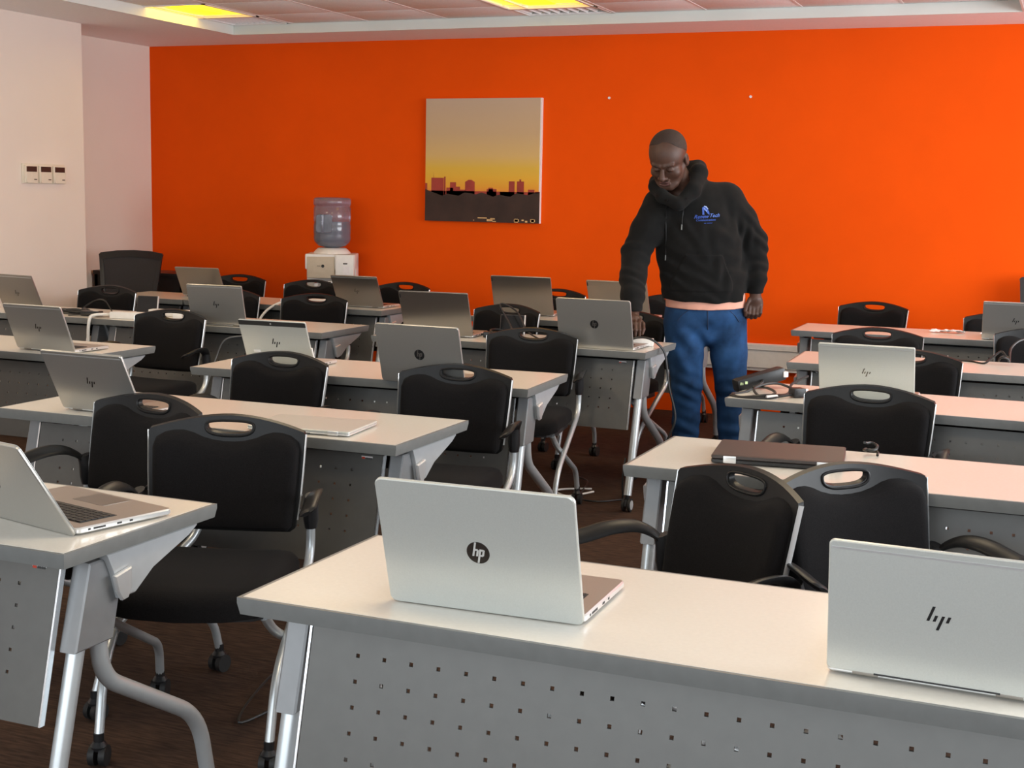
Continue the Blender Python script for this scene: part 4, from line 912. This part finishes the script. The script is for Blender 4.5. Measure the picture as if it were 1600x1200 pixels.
# hoodie
def hoodie():
    f = SDF((-.50, -.44, .90), (.36, .24, 1.70), .0048)
    f.chain([(-.008, -.015, 1.02), (-.03, -.01, 1.14), (-.06, -.02, 1.30)], [.205, .198, .186], .05, sy=1.45)
    f.cone((-.055, -.02, 1.26), (-.075, -.02, 1.36), .19, .165, .06, sy=1.35)
    f.cone((-.23, -.025, 1.395), (.085, .005, 1.435), .090, .088, .05)
    f.cone((-.12, -.0, 1.44), (-.11, .0, 1.50), .10, .075, .05)
    RA = [(-.245, -.03, 1.405), (-.315, -.07, 1.28), (-.368, -.105, 1.165), (-.388, -.21, 1.05), (-.394, -.30, .965)]
    f.chain(RA, [.088, .078, .070, .062, .060], .03); f.cone((-.394, -.30, .965), (-.391, -.355, .915), .056, .040, .015)
    f.cone((-.391, -.352, .917), (-.392, -.378, .890), .040, .038, .008)
    LA = [(.09, .0, 1.43), (.175, .02, 1.33), (.240, .035, 1.225), (.252, .02, 1.12), (.252, -.01, 1.045)]
    f.chain(LA, [.088, .078, .070, .060, .060], .03); f.cone((.252, -.012, 1.035), (.254, -.016, 1.015), .054, .040, .012); f.cone((.254, -.014, 1.02), (.254, -.020, .988), .040, .039, .008)
    # hem rib
    f.cone((-.008, -.015, 1.00), (-.006, -.015, .975), .212, .212, .02, sy=1.45)
    def hemcut(X, Y, Z): return (.944-.018*np.cos(X*6)-.03*np.clip(-Y, -.2, .2)*0-Z)*1.0+0*Y
    sl, X, Y, Z = f._sub((-.26, -.30, .80), (.218, .25, 1.0)); f.a[sl] = np.maximum(f.a[sl], hemcut(X, Y, Z)+0*f.a[sl])
    # cuffs end cleanly: cut sleeves below the wrist
    sl, X, Y, Z = f._sub((.19, -.10, .80), (.36, .12, .99)); f.a[sl] = np.maximum(f.a[sl], (.972-Z)+0*f.a[sl])
    # hood
    f.ell((-.115, .045, 1.535), (.105, .075, .085), .03); f.ell((-.095, .055, 1.585), (.075, .050, .050), .02)
    f.chain([(-.055, .03, 1.595), (-.062, -.06, 1.570), (-.10, -.145, 1.485), (-.165, -.185, 1.415)], [.044, .042, .038, .032], .02)
    f.chain([(-.20, .05, 1.545), (-.265, -.01, 1.520), (-.280, -.09, 1.500), (-.250, -.160, 1.450), (-.185, -.190, 1.418)], [.04, .036, .032, .030, .030], .02)
    # opening for neck and head
    f.cone((-.165, -.09, 1.50), (-.222, -.13, 1.60), .064, .088, .012, 's')
    # folds
    rng = np.random.RandomState(3)
    def fold(c, d, freq, amp, rad):
        c = np.array(c); d = np.array(d)/np.linalg.norm(d); ph = rng.rand()*6
        def fn(X, Y, Z):
            x, y, z = X-c[0], Y-c[1], Z-c[2]; q = d[0]*x+d[1]*y+d[2]*z
            return amp*np.sin(q*freq+ph+6*np.sin(x*24+z*15+y*18)*.33)*np.exp(-(x*x+y*y+z*z)/rad**2)
        f.op(fn, c-rad*1.6, c+rad*1.6, 0, 'd')
    fold((.265, .02, 1.21), (.35, 0, 1), 85, .006, .08); fold((.25, .0, 1.10), (-.3, 0, 1), 90, .006, .07); fold((.19, .0, 1.32), (.6, 0, 1), 80, .005, .09)
    fold((-.38, -.12, 1.17), (-.3, .3, 1), 80, .006, .08); fold((-.39, -.25, 1.02), (.2, .3, 1), 85, .005, .08); fold((-.29, -.06, 1.32), (-.7, 0, 1), 70, .004, .09)
    fold((-.20, -.12, 1.08), (.5, 0, 1), 75, .006, .12); fold((.12, -.10, 1.10), (-.8, 0, .7), 60, .006, .14); fold((.05, -.12, 1.28), (-.9, 0, .5), 45, .005, .13); fold((-.12, -.14, 1.25), (.8, 0, .6), 45, .004, .12); fold((.17, -.02, 1.27), (1, 0, -.3), 85, .007, .07)
    fold((-.02, -.14, 1.0), (.15, 0, 1), 70, .004, .18)
    # kangaroo pocket
    def pk(X, Y, Z):
        w = .150-np.clip((Z-1.03)/.13, 0, 1)*.055
        inn = (np.abs(X+.035) < w) & (Z > .985) & (Z < 1.165) & (Y < -.03); return np.where(inn, -.0055, 0).astype(np.float32)
    f.op(pk, (-.22, -.30, .96), (.15, 0, 1.18), 0, 'd')
    return f
hd = hoodie(); 
def vertex_hit(X, Z, fld):
    # front surface Y of a field at (X, Z)
    i = int(round((X-fld.lo[0])/fld.h)); k = int(round((Z-fld.lo[2])/fld.h)); col = fld.a[i, :, k]; j = int(np.argmax(col < 0)); return fld.lo[1]+fld.h*(j-1+col[j-1]/(col[j-1]-col[j]+1e-9))
hoodie_o = hd.build('hoodie', HOOD, P_root)
for (pts, nm) in (([(-.232, 1.435), (-.228, 1.36), (-.222, 1.26), (-.219, 1.16)], 'left'), ([(-.135, 1.445), (-.143, 1.39), (-.150, 1.315)], 'right')):
    pp = [(x, vertex_hit(x, z, hd)-.004, z) for x, z in pts]; s_ = MB().tube(smooth_path(pp, 5), .0028, 8).build('drawstring', FRAMEP, hoodie_o)
    MB().tube([pp[-1], (pp[-1][0], pp[-1][1]+.001, pp[-1][2]-.026)], .0032, 8).build('string_tip', EDGE, hoodie_o)
# embroidered chest logo
def embroid():
    cx, cz = -.030, 1.365
    def conf(mb_in):   # drape flat marks on the hoodie front
        v2 = []
        for v in mb_in.v: v2.append((v[0], vertex_hit(v[0], v[2], hd)-.0016-(v[1]), v[2]))
        mb_in.v = v2; return mb_in
    def poly(pts, h=.0008):
        m_ = MB(); n = len(pts); m_.add([(x, 0, z) for x, z in pts]+[(x, h, z) for x, z in pts], [tuple(range(n)), tuple(range(n, 2*n))[::-1]]+[(i, (i+1) % n, n+(i+1) % n, n+i) for i in range(n)]); return conf(m_)
    a = MB()
    for pts in ([(-.020, .000), (-.022, .034), (-.010, .044), (.004, .030), (.014, .014), (.016, .000), (.008, .004), (-.006, .022), (-.012, .020), (-.010, .000)],):
        a2 = poly([(cx+x, cz+z) for x, z in pts]); a.add(a2.v, a2.f)
    a.build('logo_emblem', BLUEI, hoodie_o, 0)
    a2 = poly([(cx+x, cz+z) for x, z in [(-.012, .044), (.000, .042), (.010, .028), (.006, .028), (-.002, .037), (-.012, .040)]], .0012); a2.build('logo_highlight', LBLUEI, hoodie_o, 0)
    a2 = poly([(cx+x, cz+z) for x, z in [(-.016, .034), (-.012, .034), (.004, .016), (.0, .016)]], .0012); a2.build('logo_highlight', LBLUEI, hoodie_o, 0)
    def text(s, size, x, z, m_, nm):
        cu = bpy.data.curves.new(nm, 'FONT'); cu.body = s; cu.size = size; cu.shear = .35; cu.extrude = 0; cu.resolution_u = 2; cu.offset = size*.012
        o = bpy.data.objects.new(nm, cu); C.objects.link(o); dg = bpy.context.evaluated_depsgraph_get(); me0 = bpy.data.meshes.new_from_object(o.evaluated_get(dg))
        q = MB(); q.add([(x+v.co.x, 0, z+v.co.y+.06*v.co.x) for v in me0.vertices], [tuple(p.vertices) for p in me0.polygons]); conf(q)
        bpy.data.objects.remove(o); q.build(nm, m_, hoodie_o, 0)
    text('Renew', .026, cx-.062, cz-.020, BLUEI, 'logo_lettering'); text('Tech', .026, cx+.014, cz-.012, mat('mid_blue_embroidery', (.08, .17, .55), .6, nscale=200, namt=.2), 'logo_lettering')
    text('Communications', .0145, cx-.052, cz-.033, BLUEI, 'logo_lettering'); text('we connect', .009, cx-.012, cz-.044, BLUEI, 'logo_lettering')
embroid()
# shirt hem
f = SDF((-.26, -.24, .84), (.26, .22, 1.04), .005)
f.chain([(-.004, -.005, 1.02), (.006, .0, .90)], [.200, .204], .02, sy=1.5)
sl, X, Y, Z = f._sub((-.3, -.3, .7), (.3, .3, 1.1)); f.a[sl] = np.maximum(f.a[sl], np.maximum(.889+.05*(X+.03)*(X+.03)*4+.012*(X > .1)*0-Z, Z-1.02)+0*f.a[sl]); f.build('shirt_hem', PINK, P_root)
# jeans
def jeans():
    f = SDF((-.26, -.26, .03), (.30, .24, 1.0), .005)
    f.ell((.008, .015, .875), (.204, .130, .115), .03); f.chain([(.005, .01, .97), (.008, .012, .88)], [.165, .19], .03, sy=1.5)
    f.chain([(-.100, .0, .815), (-.092, -.01, .66), (-.078, -.025, .50), (-.072, .01, .30), (-.070, .03, .09)], [.108, .094, .078, .070, .066], .015)
    f.chain([(.118, .015, .815), (.135, .01, .66), (.150, .0, .50), (.165, .03, .30), (.176, .05, .09)], [.104, .094, .080, .070, .064], .015)
    sl, X, Y, Z = f._sub((-.3, -.3, -.1), (.4, .4, 1.1)); f.a[sl] = np.maximum(f.a[sl], np.maximum(.06-Z, Z-.985)+0*f.a[sl])
    rng = np.random.RandomState(5)
    def fold(c, d, freq, amp, rad):
        c = np.array(c); d = np.array(d)/np.linalg.norm(d); ph = rng.rand()*6
        def fn(X, Y, Z):
            x, y, z = X-c[0], Y-c[1], Z-c[2]; q = d[0]*x+d[1]*y+d[2]*z
            return amp*np.sin(q*freq+ph+1.3*np.sin(x*16+z*7))*np.exp(-(x*x+y*y+z*z)/rad**2)
        f.op(fn, c-rad*1.6, c+rad*1.6, 0, 'd')
    fold((-.07, -.09, .48), (.3, 0, 1), 90, .006, .09); fold((.15, -.08, .48), (-.3, 0, 1), 90, .006, .09); fold((-.05, -.10, .74), (.8, 0, 1), 60, .006, .11); fold((.07, -.10, .76), (-.8, 0, 1), 60, .006, .11)
    fold((-.07, -.06, .25), (.2, 0, 1), 80, .006, .10); fold((.165, -.05, .25), (-.2, 0, 1), 80, .006, .10); fold((-.12, -.1, .62), (1, 0, .6), 60, .004, .1); fold((.14, -.1, .63), (1, 0, -.6), 60, .004, .1)
    return f
jn = jeans(); jo = jn.build('jeans', JEANS, P_root)
pp = [(x, vertex_hit(x, z, jn)-.001, z) for x, z in ((.0, .90), (.001, .86), (.004, .82), (.008, .79))]
MB().tube(smooth_path(pp, 4), .0028, 6).build('fly_seam', mat('dark_denim_seam', (.012, .03, .08), .8, nscale=50), jo)
for s, x0 in ((-1, -.125), (1, .145)):
    pp = [(x, vertex_hit(x, z, jn)-.001, z) for x, z in ((x0-s*.03, .885), (x0, .86), (x0+s*.022, .83))]
    MB().tube(smooth_path(pp, 4), .0022, 6).build('pocket_seam', mat('dark_denim_seam', (0, 0, 0)), jo)
for x, y in ((-.072, .03), (.178, .05)):
    f = SDF((x-.08, y-.25, -.01), (x+.07, y+.12, .14), .005)
    f.cone((x, y+.045, .05), (x-.03, y-.16, .035), .045, .040, .02); f.cone((x, y+.02, .07), (x-.01, y-.05, .06), .045, .04, .02)
    sl, X, Y, Z = f._sub((-1, -1, -1), (1, 1, 1)); f.a[sl] = np.maximum(f.a[sl], (.002-Z)+0*f.a[sl]); f.build('shoe', BLACKP, P_root)
